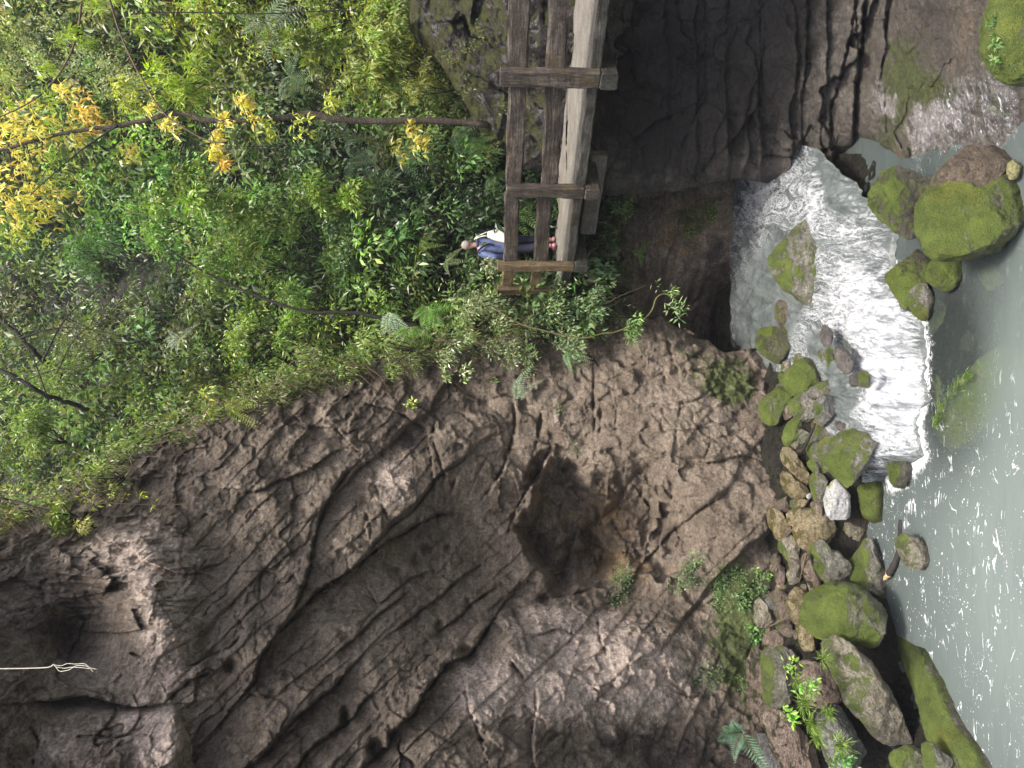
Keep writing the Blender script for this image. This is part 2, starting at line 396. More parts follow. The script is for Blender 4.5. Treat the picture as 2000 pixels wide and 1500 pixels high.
def cliff_disp(x, y, P0):
    p = P0.reshape(-1, 3)
    # strata dip: stretched noise along the bedding
    R = np.array(Matrix.Rotation(.72, 3, 'Y') @ Matrix.Rotation(.3, 3, 'X'))
    q = p @ R.T
    st = fbm(q * np.array([.35, .5, 2.6]), 5, ridged=True).reshape(x.shape)
    st2 = fbm(q * np.array([.5, .9, 5.5]) + 40, 4, ridged=True).reshape(x.shape)
    big = fbm(p * .55, 4).reshape(x.shape); mid = fbm(p * 2.1 + 7, 5).reshape(x.shape); fine = fbm(p * 7.5 + 3, 4, gain=.6).reshape(x.shape)
    fine2 = fbm(p * 22 + 31, 3, gain=.6).reshape(x.shape)
    lower = sstep(1000, 1250, x) * sstep(1120, 1250, y)
    right = sstep(800, 1000, x) * (1 - sstep(900, 1000, y))
    wq = q + .35 * np.stack([fbm(p * 1.1 + 61, 3), fbm(p * 1.1 + 71, 3), fbm(p * 1.1 + 81, 3)], 1)
    f1, e1 = facet(wq * np.array([.55, .7, 1.5]), .55, .6, 1); f2, e2 = facet(wq * np.array([1.5, 1.9, 3.6]) + 9, .5, .6, 2); f3, e3 = facet(p * np.array([4.2, 4.2, 3.6]) + 3, .5, .6, 3)
    f1, f2, f3, e1, e2 = (v.reshape(x.shape) for v in (f1, f2, f3, e1, e2))
    slab = (1 - .75 * lower) * (1 - .8 * right) * sstep(330, 420, x + .2 * (y - 1000))
    def beds(width, warp, seed, ang=(.70, .71)):
        t = (x * ang[0] + y * ang[1] + warp * fbm(np.stack([x / 210, y / 210, x * 0 + seed], -1).reshape(-1, 3), 3).reshape(x.shape) + warp * .035 * fbm(np.stack([x / 16, y / 16, x * 0 + seed], -1).reshape(-1, 3), 3).reshape(x.shape)) / width
        k = np.floor(t); f = t - k; u = (x * ang[1] - y * ang[0]) / (width * 3.2)
        kk = k.astype(np.int64) & 255; w = .12 + 1.9 * (np.sin(_perm[kk] * .7 + u * (1 + (_perm[kk + 9] % 5) * .35)) * .5 + .5) ** 2.6
        return (np.where(f < .93, f / .93, (1 - f) / .07) - .5) * w
    d = .16 * big + .022 * st + .008 * st2 + .03 * mid + .014 * fine * (1 + .8 * lower) + .007 * fine2
    d += slab * (.19 * beds(128, 30, 3) + .034 * beds(41, 14, 8) + .008 * beds(12, 6, 13))
    d += .11 * f1 * (1 - .3 * lower) + .055 * f2 * (1 + 1.2 * lower + 1.1 * right) + .016 * f3 * (1 + 1.8 * lower + 1.2 * right)
    d += right * .05 * beds(55, 16, 21, (.12, .99)) + lower * .05 * beds(48, 22, 27, (.9, .4))
    d -= .018 * np.exp(-(e1 / .02) ** 2) + .010 * np.exp(-(e2 / .03) ** 2)
    # the hollow: roof breaks off sharply, back wall slopes out to the foot
    wx = x + 22 * fbm(np.stack([x / 60, y / 60, x * 0], -1).reshape(-1, 3), 4).reshape(x.shape); wy = y + 22 * fbm(np.stack([x / 60, y / 60, x * 0 + 7], -1).reshape(-1, 3), 4).reshape(x.shape)
    cd, _, _ = seg_dist(wx, wy, CAVE + CAVE[:1]); ins = inside(wx, wy, CAVE)
    k = np.where(ins, sstep(0, 52 + 50 * sstep(1040, 1250, x), cd), 0)
    fall = .35 + .72 * (1 - sstep(1255, 1375, x)) + .15 * np.clip((y - 1040) / 100, -.6, 1)
    d -= k * (1.35 * fall + .5 * f2 + .25 * beds(34, 22, 33, (.95, .25)) + .12 * f3)
    d += .25 * np.exp(-((cd - 0) / 22) ** 2) * (~ins) * sstep(1120, 1180, x + .6 * (y - 1100)) * sstep(1090, 1120, y)
    # dripstone curtain high up
    cur = np.exp(-((x - 250) / 130) ** 2) * np.exp(-((y - 1130) / 130) ** 2)
    cq = np.stack([y / 16, x / 130, x * 0], -1).reshape(-1, 3)
    d += cur * (.10 * fbm(cq, 4, ridged=True) + .16 * facet(np.stack([y / 34, x / 90, x * 0], -1).reshape(-1, 3), .6, 1.0, 17)[0]).reshape(x.shape)
    d += .5 * np.exp(-((x - 310) / 75) ** 2) * np.exp(-((y - 1195) / 150) ** 2)
    d += .38 * sstep(60, 200, x) * (1 - sstep(330, 385, x)) * sstep(1370, 1400, y)
    d -= .55 * np.exp(-((x - 150) / 60) ** 2 - ((y - 1240) / 75) ** 2)
    for hx, hy, rx, ry, dep in HOLES: d -= .6 * dep * np.exp(-(((x - hx) / rx) ** 2 + ((y - hy) / ry) ** 2) ** 1.5)
    d -= cut(x, y, P0, CRACKS)
    # ragged broken rim below the vegetation
    rim = np.exp(-np.clip(y - lip(x), 0, 999) / 70)
    d += rim * (.16 * fbm(p * 2.4 + 11, 4, ridged=True) + .25 * facet(p * 2.6, .6, .7, 5)[0]).reshape(x.shape)
    return d
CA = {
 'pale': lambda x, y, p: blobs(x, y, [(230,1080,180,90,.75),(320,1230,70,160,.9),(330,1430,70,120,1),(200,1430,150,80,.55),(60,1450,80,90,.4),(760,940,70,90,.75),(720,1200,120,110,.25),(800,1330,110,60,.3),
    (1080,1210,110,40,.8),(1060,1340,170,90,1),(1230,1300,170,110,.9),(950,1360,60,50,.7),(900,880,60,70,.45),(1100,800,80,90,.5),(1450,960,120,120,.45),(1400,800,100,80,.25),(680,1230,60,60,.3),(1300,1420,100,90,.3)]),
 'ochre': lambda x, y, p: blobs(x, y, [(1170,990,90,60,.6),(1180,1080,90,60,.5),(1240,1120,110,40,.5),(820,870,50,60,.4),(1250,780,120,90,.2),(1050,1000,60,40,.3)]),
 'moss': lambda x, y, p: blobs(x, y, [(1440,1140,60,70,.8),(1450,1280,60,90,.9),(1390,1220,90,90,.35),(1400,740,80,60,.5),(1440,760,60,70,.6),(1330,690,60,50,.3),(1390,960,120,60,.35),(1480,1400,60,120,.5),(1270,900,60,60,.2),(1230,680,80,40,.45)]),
 'stain_shade': lambda x, y, p: blobs(x, y, [(820,870,50,60,.55),(640,1010,40,60,.4),(500,1080,120,60,.3),(150,1260,60,90,.5),(300,1340,60,60,.3),(450,930,150,80,.5),(880,1000,60,60,.4),  # dark stains, plus shadow painted into the hollow by the dripstone curtain
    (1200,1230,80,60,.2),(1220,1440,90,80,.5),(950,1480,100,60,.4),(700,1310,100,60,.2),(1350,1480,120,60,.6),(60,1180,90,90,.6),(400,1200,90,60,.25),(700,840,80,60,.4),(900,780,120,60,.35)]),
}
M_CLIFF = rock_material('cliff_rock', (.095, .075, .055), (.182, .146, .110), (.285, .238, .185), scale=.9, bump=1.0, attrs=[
    ('stain_shade', ((.072, .057, .046), .35, .75, 2.2)), ('ochre', ((.25, .175, .095), .45, .8, 3.0)), ('pale', ((.52, .43, .36), .45, .95, 3.2)), ('moss', ((.085, .105, .035), .5, .85, 4.5))])
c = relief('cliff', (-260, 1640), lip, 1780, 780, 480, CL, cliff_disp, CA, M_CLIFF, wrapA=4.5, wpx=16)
tag(c, kind='structure')

# ---- rock face under the footbridge and the wet ledge below it -------------------
RW = TPS([(1150,340,12.3),(1200,350,12.2),(1200,100,11.9),(1200,-200,11.5),(1300,300,11.9),(1300,100,11.6),(1300,-200,11.2),(1450,300,11.5),(1450,100,10.9),(1450,-200,10.4),(1550,320,11.6),(1600,150,10.5),(1600,0,10.1),
 (1650,290,10.9),(1670,100,10.0),(1690,50,9.75),(1720,300,10.3),(1700,-150,9.1),(1760,320,9.7),(1760,180,9.3),(1760,0,8.9),(1850,220,8.6),(1850,50,8.25),(1950,280,7.95),(1960,150,7.5),(1990,0,6.95),(2100,250,7.2),(2100,0,6.6),(1800,370,9.35),(1880,370,8.7),(1950,-200,6.5),(2150,-200,6.0),(2150,300,7.1)], .01)
REDGE = np.array([(1100,372),(1150,380),(1190,384),(1250,378),(1317,373),(1370,363),(1440,347),(1482,357),(1517,361),(1559,357),(1580,347),(1622,345),(1635,318),(1650,308),(1678,294),(1720,305),(1750,330),(1790,343),(1825,352),(1880,372),(1990,380),(2150,380)], float)
def redge(x): return np.interp(x, REDGE[:, 0], REDGE[:, 1])
RCR = [
 ([(1694,-250),(1690,0),(1680,100),(1672,200),(1668,260),(1663,300)], 7, .40, -.05),
 ([(1671,10),(1653,105),(1636,175),(1622,210),(1625,305)], 6, .28, -.03), ([(1576,-100),(1576,63),(1570,160),(1566,225)], 4, .18, -.05), ([(1566,265),(1566,300),(1575,345)], 5, .2, -.04),
 ([(1485,-100),(1485,17),(1489,122),(1491,175),(1471,224)], 4, .22, .05), ([(1474,302),(1540,303),(1625,290)], 4, .18, .05),
 ([(1376,-100),(1377,133),(1384,196),(1370,212),(1335,280),(1321,332)], 3, .14, .05), ([(1734,-100),(1734,35),(1727,115),(1713,190)], 3, .14, -.03), ([(1415,290),(1455,240),(1475,210)], 3, .08, .06), ([(1230,280),(1275,240),(1320,220)], 3, .08, .07)]
def wall_disp(x, y, P0):
    p = P0.reshape(-1, 3)
    lay = fbm(p * np.array([.25, .25, 3.2]) + 5, 5, ridged=True).reshape(x.shape)
    big = fbm(p * .7 + 3, 4).reshape(x.shape); mid = fbm(p * 2.3, 5).reshape(x.shape); fine = fbm(p * 8, 5, gain=.6).reshape(x.shape)
    up = 1 - sstep(1660, 1780, x)
    wp = p + .25 * np.stack([fbm(p * 1.2 + 61, 3), fbm(p * 1.2 + 71, 3), fbm(p * 1.2 + 81, 3)], 1)
    f1, e1 = facet(wp * np.array([.6, .6, 1.3]) + 2, .5, .6, 6); f2, e2 = facet(wp * np.array([1.6, 1.6, 3.0]), .5, .6, 7)
    d = .12 * big + .022 * lay * up + .035 * mid + .016 * fine + (.20 * f1 + .06 * f2 - .03 * np.exp(-(e1 / .03) ** 2)).reshape(x.shape) * (.35 + .65 * up)
    blk = fbm(p * np.array([.9, .9, 2.0]) + 14, 2).reshape(x.shape)
    t = (x + 14 * fbm(np.stack([x / 150, y / 150, x * 0 + 2], -1).reshape(-1, 3), 3).reshape(x.shape) + 2.5 * fbm(np.stack([x / 14, y / 14, x * 0 + 2], -1).reshape(-1, 3), 3).reshape(x.shape)) / 62
    kk = np.floor(t).astype(np.int64) & 255; f = t - np.floor(t); w = .3 + 1.4 * (np.sin(_perm[kk] * .7 + y / 75) * .5 + .5) ** 2
    d += up * .13 * (np.where(f < .94, f / .94, (1 - f) / .06) - .5) * w + .05 * up * (facet(p * np.array([1.8, 1.8, 1.4]) + 33, .6, .8, 12)[0]).reshape(x.shape)
    rdg = np.exp(-((x - 1640) / 40) ** 2) * .12
    return d - cut(x, y, P0, RCR, 5) - rdg * 0
WA = {
 'pale': lambda x, y, p: blobs(x, y, [(1590,80,30,120,.45),(1730,190,40,60,.8),(1800,250,60,60,.7),(1860,210,60,60,.6),(1420,150,60,90,.12),(1560,290,60,40,.3),(1500,280,40,40,.2)]),
 'ochre': lambda x, y, p: blobs(x, y, [(1880,100,60,120,.42),(1760,300,60,60,.35),(1900,30,50,60,.3),(1800,330,60,40,.5)]),
 'moss': lambda x, y, p: blobs(x, y, [(1760,150,60,70,.75),(1830,180,60,40,.75),(1700,280,60,30,.45),(1880,0,40,60,.35),(1790,60,80,80,.35),(1930,190,40,60,.5),(1980,260,40,60,.5),(1810,320,60,30,.5),(1740,260,50,60,.4)]),
 'stain_shade': lambda x, y, p: blobs(x, y, [(1250,100,160,260,.85),(1420,60,160,200,.75),(1560,20,110,160,.4),(1350,280,140,90,.4),(1500,220,90,90,.35)]),  # shade below the footbridge painted dark onto the upper face
}
M_WALL = rock_material('rock_face', (.048, .042, .034), (.092, .081, .066), (.16, .143, .118), scale=1.0, wet=.35, attrs=[
    ('stain_shade', ((.030, .0265, .022), .3, .7, 2.0)), ('ochre', ((.16, .125, .08), .4, .8, 3.0)), ('pale', ((.30, .28, .27), .5, .95, 3.4)), ('moss', ((.06, .072, .022), .45, .8, 4.5))])
c = relief('rock_face', (1105, 2150), redge, -330, 520, 320, lambda x, y: RW(x, y), wall_disp, WA, M_WALL, wrapA=3.2, wpx=5, wdir=1)
tag(c, kind='structure')
# ---- wall at the back of the gap -------------------------------------------------
GB = TPS([(1000,500,15.6),(1200,400,15.0),(1200,600,14.8),(1350,450,14.4),(1350,600,15.4),(1440,640,17.0),(1470,450,13.75),(1500,560,14.6),(1500,690,16.5),(1400,300,14.5),(1000,300,15.6),(1000,800,15.2),(1400,800,16.5),(1650,500,13.6),(1650,800,14.0)], .01)
def gap_disp(x, y, P0):
    p = P0.reshape(-1, 3)
    return (.13 * fbm(p * .8 + 2, 4) + .05 * fbm(p * np.array([1, 1, 3.5]), 4, ridged=True) + .02 * fbm(p * 7, 4)).reshape(x.shape) - cut(x, y, P0, [([(1330,430),(1300,520),(1290,620)], 6, .18, .08), ([(1395,560),(1350,600),(1340,640)], 5, .15, 0), ([(1255,450),(1260,560)], 5, .1, .05)])
GA = {'pale': lambda x, y, p: blobs(x, y, [(1370,500,60,60,.3),(1270,400,60,60,.2)]), 'ochre': lambda x, y, p: blobs(x, y, [(1300,470,120,120,.5),(1360,420,60,60,.4)]),
      'moss': lambda x, y, p: blobs(x, y, [(1390,410,60,45,.75),(1340,450,40,50,.55),(1210,480,60,90,.6),(1240,560,60,60,.4)]), 'stain_shade': lambda x, y, p: blobs(x, y, [(1400,540,50,120,.7),(1450,640,60,60,.8)])}  # last entry darkens the rock colour with the cavity's shade
c = relief('gorge_wall', (980, 1640), 180, 860, 200, 200, GB, gap_disp, GA, M_CLIFF)
tag(c, kind='structure')

# ---- mossy crag behind the footbridge ---------------------------------------------
def crag_edge(x): return np.interp(x, [800, 860, 900, 950, 1000, 1060, 1100, 1250], [60, 130, 190, 285, 330, 345, 340, 330])
CR = TPS([(870,-100,11.7),(870,100,12.6),(950,-100,11.2),(950,250,13.4),(1000,0,11.45),(1000,150,12.2),(1000,320,13.6),(1060,0,11.3),(1060,320,13.4),(1120,0,11.2),(1120,320,13.2),(1200,0,11.4),(1200,300,13.0),(1000,-300,10.2)], .01)
def crag_disp(x, y, P0):
    p = P0.reshape(-1, 3)
    r = .20 * fbm(p * 1.0 + 9, 4) + .05 * fbm(p * 2.0 + 19, 4, ridged=True) + .04 * fbm(p * 6, 4) + .015 * fbm(p * 18, 3) + .22 * facet(p * np.array([.9, .9, 1.1]), .6, .6, 8)[0] + .07 * facet(p * 2.6, .5, .6, 9)[0]
    return r.reshape(x.shape) - cut(x, y, P0, [([(860,40),(905,35),(920,70),(950,80),(990,110)], 8, .4, .1), ([(900,140),(940,150),(1000,190)], 6, .25, .06), ([(1060,0),(1064,45)], 8, .3, 0), ([(1010,240),(1050,280)], 6, .2, 0)])
M_CRAG = rock_material('crag_rock', (.12, .108, .098), (.20, .183, .172), (.31, .288, .28), moss=.64, moss_col=((.06, .065, .018), (.17, .18, .05)), scale=2.0, bump=1.2, top=True)
c = relief('crag', (800, 1230), crag_edge, -330, 190, 200, CR, crag_disp, None, M_CRAG, wrapA=2.0, wpx=10, wdir=1)
tag(c, kind='structure')

# ---- wooded hillside beyond ---------------------------------------------------------
HS = TPS([(1150,100,14.0),(1150,600,14.4),(1000,300,14.6),(950,100,13.6),(1000,600,14.6),(1100,700,14.6),(700,650,16.0),(700,300,17.5),(700,0,16.0),(500,500,18.5),(300,200,22.5),(300,700,20),(0,400,28),(0,800,27),(0,0,22),(200,900,22),
  (-250,500,33),(-250,1100,30),(500,1000,20),(900,900,19),(1100,900,20.5),(1200,1000,22),(1150,1100,22),(850,-200,13.2),(500,-250,15),(0,-300,20)], .02)
def hill_disp(x, y, P0):
    p = P0.reshape(-1, 3)
    return (.9 * fbm(p * .28 + 4, 4) + .25 * fbm(p * 1.1, 4)).reshape(x.shape)
M_SOIL = rock_material('soil', (.008, .0075, .005), (.018, .015, .011), (.036, .030, .022), moss=.3, moss_col=((.008, .013, .004), (.02, .03, .008)), scale=1.2)
c = relief('hillside', (-320, 1200), -380, 1150, 170, 170, HS, hill_disp, None, M_SOIL)
tag(c, kind='structure')
def hill_D(x, y):
    d = HS(x, y); p = P(x, y, d)
    return d - hill_disp(x, y, p)

# ---- river bank ----------------------------------------------------------------------
BK = TPS([(1890,1500,-6),(1830,1400,-6),(1790,1320,-6),(1745,1220,-6),(1722,1140,-6),(1692,1060,-6),(1712,960,-6.0),(1750,890,-6.02),(1700,830,-5.9),(1650,740,-5.72),(1590,650,-5.55),
 (1990,1500,-6.6),(1900,1300,-6.6),(1830,1150,-6.6),(1830,1000,-6.6),(1850,850,-6.7),(1800,700,-6.5),(1780,560,-6.3),(1700,560,-6.1),(1900,600,-6.9),(1990,800,-7),(1990,1200,-7),(1990,400,-6.8),
 (1440,1500,-4.5),(1440,1400,-4.55),(1465,1300,-4.72),(1480,1150,-4.8),(1510,1000,-4.9),(1525,900,-4.95),(1500,780,-5.05),(1480,690,-5.2),(1620,1430,-4.95),(1600,1300,-5.0),(1650,1220,-5.35),(1600,1100,-5.22),(1640,1050,-5.6),(1600,950,-5.3),
 (1600,850,-5.32),(1560,760,-5.25),(1640,780,-5.5),(1740,1420,-5.9),(1720,1330,-5.92),(1720,1500,-5.6),(1560,600,-5.75),(1480,560,-5.6),(1470,400,-5.7),(1600,400,-5.9),(1700,400,-6.0),(1440,1700,-4.4),(1650,1700,-5.2),(1900,1700,-6.0),(2100,1600,-6.9)], .006)
def bank_z(x, y): return BK(x, y)
def bank_D(x, y): return Dz(x, y, bank_z(x, y))
M_BANK = rock_material('gravel', (.022, .019, .015), (.045, .038, .028), (.085, .072, .055), moss=.12, scale=3.0, bump=1.4)
xs = np.linspace(1400, 2080, 190); ys = np.linspace(300, 1760, 300)
X, Y = np.meshgrid(xs, ys, indexing='ij')
V = Pz(X, Y, bank_z(X, Y)); V[..., 2] += (.05 * fbm(V.reshape(-1, 3) * 3, 4) + .03 * fbm(V.reshape(-1, 3) * 11, 3)).reshape(X.shape)
tag(obj('riverbank', mesh_np('riverbank', V.reshape(-1, 3), grid_quads(190, 300)[:, ::-1]), M_BANK), kind='structure')

# ---- ground sheet far below / around everything ---------------------------------------
v = np.array([(-46, -46, -7.5), (46, -46, -7.5), (46, 46, -7.5), (-46, 46, -7.5)], float)
tag(obj('ground', mesh_np('ground', v, [(0, 1, 2, 3)]), M_BANK), kind='structure')

# ---- pool --------------------------------------------------------------------------------
def water_pool_material():
    m, nt, out = new_mat('pool_water'); B = NB(nt)
    co = B.n('ShaderNodeTexCoord').outputs['Object']
    # current swings from the foot of the rapids round to the near bank
    mp = B.n('ShaderNodeMapping'); mp.inputs['Rotation'].default_value = (0, 0, -.35); mp.inputs['Scale'].default_value = (.55, 2.6, 1); B.l(co, mp.inputs['Vector'])
    warp = B.n('ShaderNodeTexNoise'); warp.inputs['Scale'].default_value = .9; warp.inputs['Detail'].default_value = 3; B.l(co, warp.inputs['Vector'])
    wv = B.n('ShaderNodeVectorMath', operation='MULTIPLY_ADD'); B.l(warp.outputs['Color'], wv.inputs[0]); wv.inputs[1].default_value = (1.6, 1.6, 0); B.l(mp.outputs[0], wv.inputs[2])
    sx = B.n('ShaderNodeSeparateXYZ'); B.l(co, sx.inputs[0])
    # streak lines of foam = thin iso-lines of stretched noise
    s1 = B.noise(wv.outputs[0], 2.3, 3, .55, .4); line = B.rampf(B.math('ABSOLUTE', B.math('SUBTRACT', s1, .5)), .003, .022, True)
    brk = B.rampf(B.noise(co, 5.0, 5, .7), .52, .60); line = B.math('MULTIPLY', line, brk)
    vo = B.n('ShaderNodeTexVoronoi'); vo.inputs['Scale'].default_value = 15; B.l(co, vo.inputs['Vector'])
    dots = B.rampf(vo.outputs['Distance'], .06, .19, True); dm = B.rampf(B.noise(co, 2.2, 4, .65), .50, .62)
    dots = B.math('MULTIPLY', dots, dm)
    vo2 = B.n('ShaderNodeTexVoronoi'); vo2.inputs['Scale'].default_value = 34; B.l(co, vo2.inputs['Vector'])
    dots = B.math('MAXIMUM', dots, B.math('MULTIPLY', B.rampf(vo2.outputs['Distance'], .10, .17, True), B.rampf(B.noise(co, 3.1, 4, .65), .53, .6)))
    # more foam on the near-bank side of the pool (object x < 0), less towards the mossy boulders
    zone = B.rampf(sx.outputs['X'], .9, -1.6)
    foam = B.math('MULTIPLY', B.math('MAXIMUM', line, dots), B.math('ADD', B.math('MULTIPLY', zone, .72), .08))
    foam = B.math('MAXIMUM', foam, B.rampf(B.math('ADD', B.attr('froth'), B.math('MULTIPLY', B.math('SUBTRACT', B.noise(co, 9, 5, .7, 1.5), .5), 1.3)), .38, .85))
    murk = B.ramp(B.noise(co, .35, 4, .5), [(.3, (.062, .078, .078)), (.7, (.098, .118, .112))])
    lay = B.n('ShaderNodeAttribute'); lay.attribute_name = 'milk'
    murk = B.mix(B.math('MULTIPLY', lay.outputs['Fac'], .8), murk, (.20, .24, .22))
    col = B.mix(foam, murk, (.82, .84, .85))
    rip = B.math('ADD', B.noise(mp.outputs[0], 2.2, 5, .55, .6), B.math('MULTIPLY', B.noise(co, 16, 3, .5), .25))
    nr = B.bump(B.math('ADD', rip, B.math('MULTIPLY', foam, .3)), .25, .05)
    b = B.principled(None, col, .12, nr, .22); b.inputs['IOR'].default_value = 1.33
    B.l(B.math('ADD', B.math('MULTIPLY', foam, .6), .08), b.inputs['Roughness'])
    tr = B.n('ShaderNodeBsdfTransparent'); tr.inputs[0].default_value = (.62, .70, .58, 1)
    mx = B.n('ShaderNodeMixShader')
    clear = B.math('MULTIPLY', B.attr('clear'), B.math('SUBTRACT', 1.0, foam, True))
    B.l(clear, mx.inputs[0]); B.l(b.outputs[0], mx.inputs[1]); B.l(tr.outputs[0], mx.inputs[2]); B.l(mx.outputs[0], out.inputs['Surface'])
    return m
n = 240; gx = np.linspace(-9, 9, n); gy = np.linspace(3.5, 13.0, n)
X, Y = np.meshgrid(gx, gy, indexing='ij'); V = np.stack([X, Y, np.full_like(X, -6.0)], -1)
V[..., 2] += (.012 * fbm(np.stack([X * 1.6, Y * 2.2, X * 0], -1).reshape(-1, 3), 4)).reshape(X.shape)
me = mesh_np('pool', V.reshape(-1, 3), grid_quads(n, n))
add_attr(me, 'milk', np.clip(np.exp(-((X + 1.5) / 3.2) ** 2 - ((Y - 7.4) / 1.7) ** 2) * 1.3, 0, 1).ravel())
shore = np.array([(1.7, 9.0), (2.4, 8.3), (.7, 8.8), (-.6, 8.6)])
cl = .16 + .42 * np.exp(-((X - 1.4) / 1.6) ** 2 - ((Y - 8.6) / 1.0) ** 2) + .75 * np.exp(-((X + .05) / 1.0) ** 2 - ((Y - 8.75) / .65) ** 2)
add_attr(me, 'clear', np.clip(cl, 0, .8).ravel())
fe = np.array([(1745,530),(1788,590),(1799,640),(1803,700),(1803,760),(1795,800),(1786,830),(1795,860),(1800,890),(1775,915),(1740,940)], float); fe = Pz(fe[:, 0], fe[:, 1], np.full(len(fe), -6.0))
fd, _, _ = seg_dist(X, Y, [q[:2] for q in fe]); add_attr(me, 'froth', np.exp(-(fd / .22) ** 1.3).ravel())
tag(obj('pool', me, water_pool_material()), kind='structure')

# ---- rapids ---------------------------------------------------------------------------------
def rapids_material():
    m, nt, out = new_mat('white_water'); B = NB(nt)
    co = B.n('ShaderNodeTexCoord').outputs['Object']
    fl = B.attr('flow', True)
    mp = B.n('ShaderNodeMapping'); mp.inputs['Scale'].default_value = (1, 1, 1); B.l(fl, mp.inputs['Vector'])
    n1 = B.noise(mp.outputs[0], 3.0, 7, .62, 1.8); n2 = B.noise(mp.outputs[0], 9.0, 6, .6, 2.2); n3 = B.noise(mp.outputs[0], 26, 5, .65, 1.5)
    web = B.rampf(B.math('ABSOLUTE', B.math('SUBTRACT', n1, .5)), .0, .05, True)
    web2 = B.rampf(B.math('ABSOLUTE', B.math('SUBTRACT', n2, .5)), .0, .06, True)
    a = B.attr('foam')
    f = B.math('ADD', B.math('MULTIPLY', n2, .55), B.math('MULTIPLY', n3, .45))
    f = B.rampf(B.math('ADD', B.math('SUBTRACT', f, .5), B.math('SUBTRACT', a, .5)), -.12, .22)
    f = B.math('MAXIMUM', f, B.math('MULTIPLY', B.math('MAXIMUM', web, B.math('MULTIPLY', web2, .7)), B.rampf(a, .12, .4)))
    f = B.math('SUBTRACT', f, B.math('MULTIPLY', B.rampf(B.noise(mp.outputs[0], 1.7, 5, .6, 1.2), .48, .68), .55), True)
    f = B.math('MULTIPLY', f, B.math('ADD', .72, B.math('MULTIPLY', B.rampf(n3, .35, .62), .28)))
    fo = B.mix(B.rampf(B.math('ADD', B.math('MULTIPLY', n1, .45), B.math('ADD', B.math('MULTIPLY', n2, .35), B.math('MULTIPLY', n3, .2))), .41, .55), (.20, .215, .225), (.50, .51, .525))
    col = B.mix(f, B.ramp(n1, [(.3, (.055, .065, .062)), (.7, (.14, .16, .155))]), fo)
    h = B.math('ADD', B.math('MULTIPLY', n1, 1.0), B.math('ADD', B.math('MULTIPLY', n2, 1.0), B.math('MULTIPLY', n3, .4)))
    nr = B.bump(h, .28, .06)
    b = B.principled(out, col, .2, nr, .28); B.l(B.math('ADD', B.math('MULTIPLY', f, .5), .1), b.inputs['Roughness'])
    return m
SZ = ([1380, 1455, 1500, 1560, 1620, 1680, 1740, 1785, 1815, 1832, 1900], [-5.16, -5.18, -5.22, -5.32, -5.44, -5.58, -5.76, -5.93, -6.03, -6.35, -7.6])
nr_, nc_ = 330, 380
xs = np.linspace(1430, 1870, nr_); t = np.linspace(0, 1, nc_)
yL = np.interp(xs, [1430, 1500, 1600, 1700, 1770, 1800, 1870], [250, 265, 290, 380, 430, 450, 470]); yR = np.interp(xs, [1430, 1500, 1560, 1640, 1700, 1800, 1870], [770, 770, 810, 880, 940, 1000, 1010])
X = np.repeat(xs[:, None], nc_, 1); Y = yL[:, None] + (yR - yL)[:, None] * t
XE = np.interp(Y, [440, 500, 540, 590, 640, 700, 760, 785, 800, 830, 860, 890, 910, 930, 960], [1750, 1742, 1745, 1788, 1799, 1803, 1803, 1808, 1793, 1784, 1793, 1802, 1770, 1720, 1660])
XE = XE + 5 * fbm(np.stack([Y / 22, X * 0, X * 0 + 3], -1).reshape(-1, 3), 3).reshape(X.shape)
XS = X + np.clip((X - 1600) / 150, 0, 1) * (1803 - XE)
Z = np.interp(XS, SZ[0], SZ[1]); Z = Z + blobs(X, Y, [(1560,420,60,60,.04)])
V = Pz(X, Y, Z); p = V.reshape(-1, 3)
foam = .30 + blobs(X, Y, [(1740,720,70,190,.55),(1660,560,60,120,.25),(1780,800,50,120,.4),(1600,620,60,60,.15),(1520,380,40,60,.15),(1480,400,20,90,.35),(1590,390,25,50,.4),
      (1500,490,50,70,-.15),(1650,350,50,60,-.4),(1690,350,50,60,-.4),(1545,580,35,40,-.45),(1500,620,40,60,-.75),(1510,560,25,40,-.4),(1640,700,25,60,-.28),(1670,760,30,60,-.35),(1600,660,25,40,-.3),(1760,900,30,30,-.35),(1700,860,30,40,-.4),(1770,940,30,30,-.5),(1640,780,40,40,-.2)])
amp = .35 + .65 * sstep(1560, 1720, X)
q = p * np.array([1.5, .9, 1])
dz = amp * (.085 * fbm(q * 1.7, 3, ridged=True) + .022 * fbm(q * 4.2 + 5, 3, ridged=True) + .005 * fbm(p * 13, 3)).reshape(X.shape)
dz *= 1 - sstep(1770, 1803, XS) * .75
foam = foam - .25 * sstep(1780, 1803, XS) - .5 * sstep(1802, 1812, XS)
V[..., 2] += dz
me = mesh_np('rapids', V.reshape(-1, 3), grid_quads(nr_, nc_)[:, ::-1])
add_attr(me, 'foam', foam.ravel())
# flow coordinates: along the current stretched
fx = V[..., 0] * .95 - V[..., 1] * .3; fy = (V[..., 1] * .95 + V[..., 0] * .3) * .42
add_attr(me, 'flow', np.stack([fx, fy, V[..., 2] * .3], -1).reshape(-1, 3))
tag(obj('rapids', me, rapids_material()), kind='structure')

# ---- faint damp air in the gorge -----------------------------------------------------------------
bm = bmesh.new(); bmesh.ops.create_cube(bm, size=1); me = bpy.data.meshes.new('haze'); bm.to_mesh(me); bm.free()
m, nt, out = new_mat('damp_air'); pv = nt.nodes.new('ShaderNodeVolumePrincipled'); pv.inputs['Color'].default_value = (.93, .96, 1, 1); pv.inputs['Density'].default_value = .0009; pv.inputs['Anisotropy'].default_value = .2
nt.links.new(pv.outputs[0], out.inputs['Volume'])
hz = obj('haze', me, m); hz.scale = (98, 98, 46); hz.location = (0, 0, 14.4); tag(hz, kind='stuff')
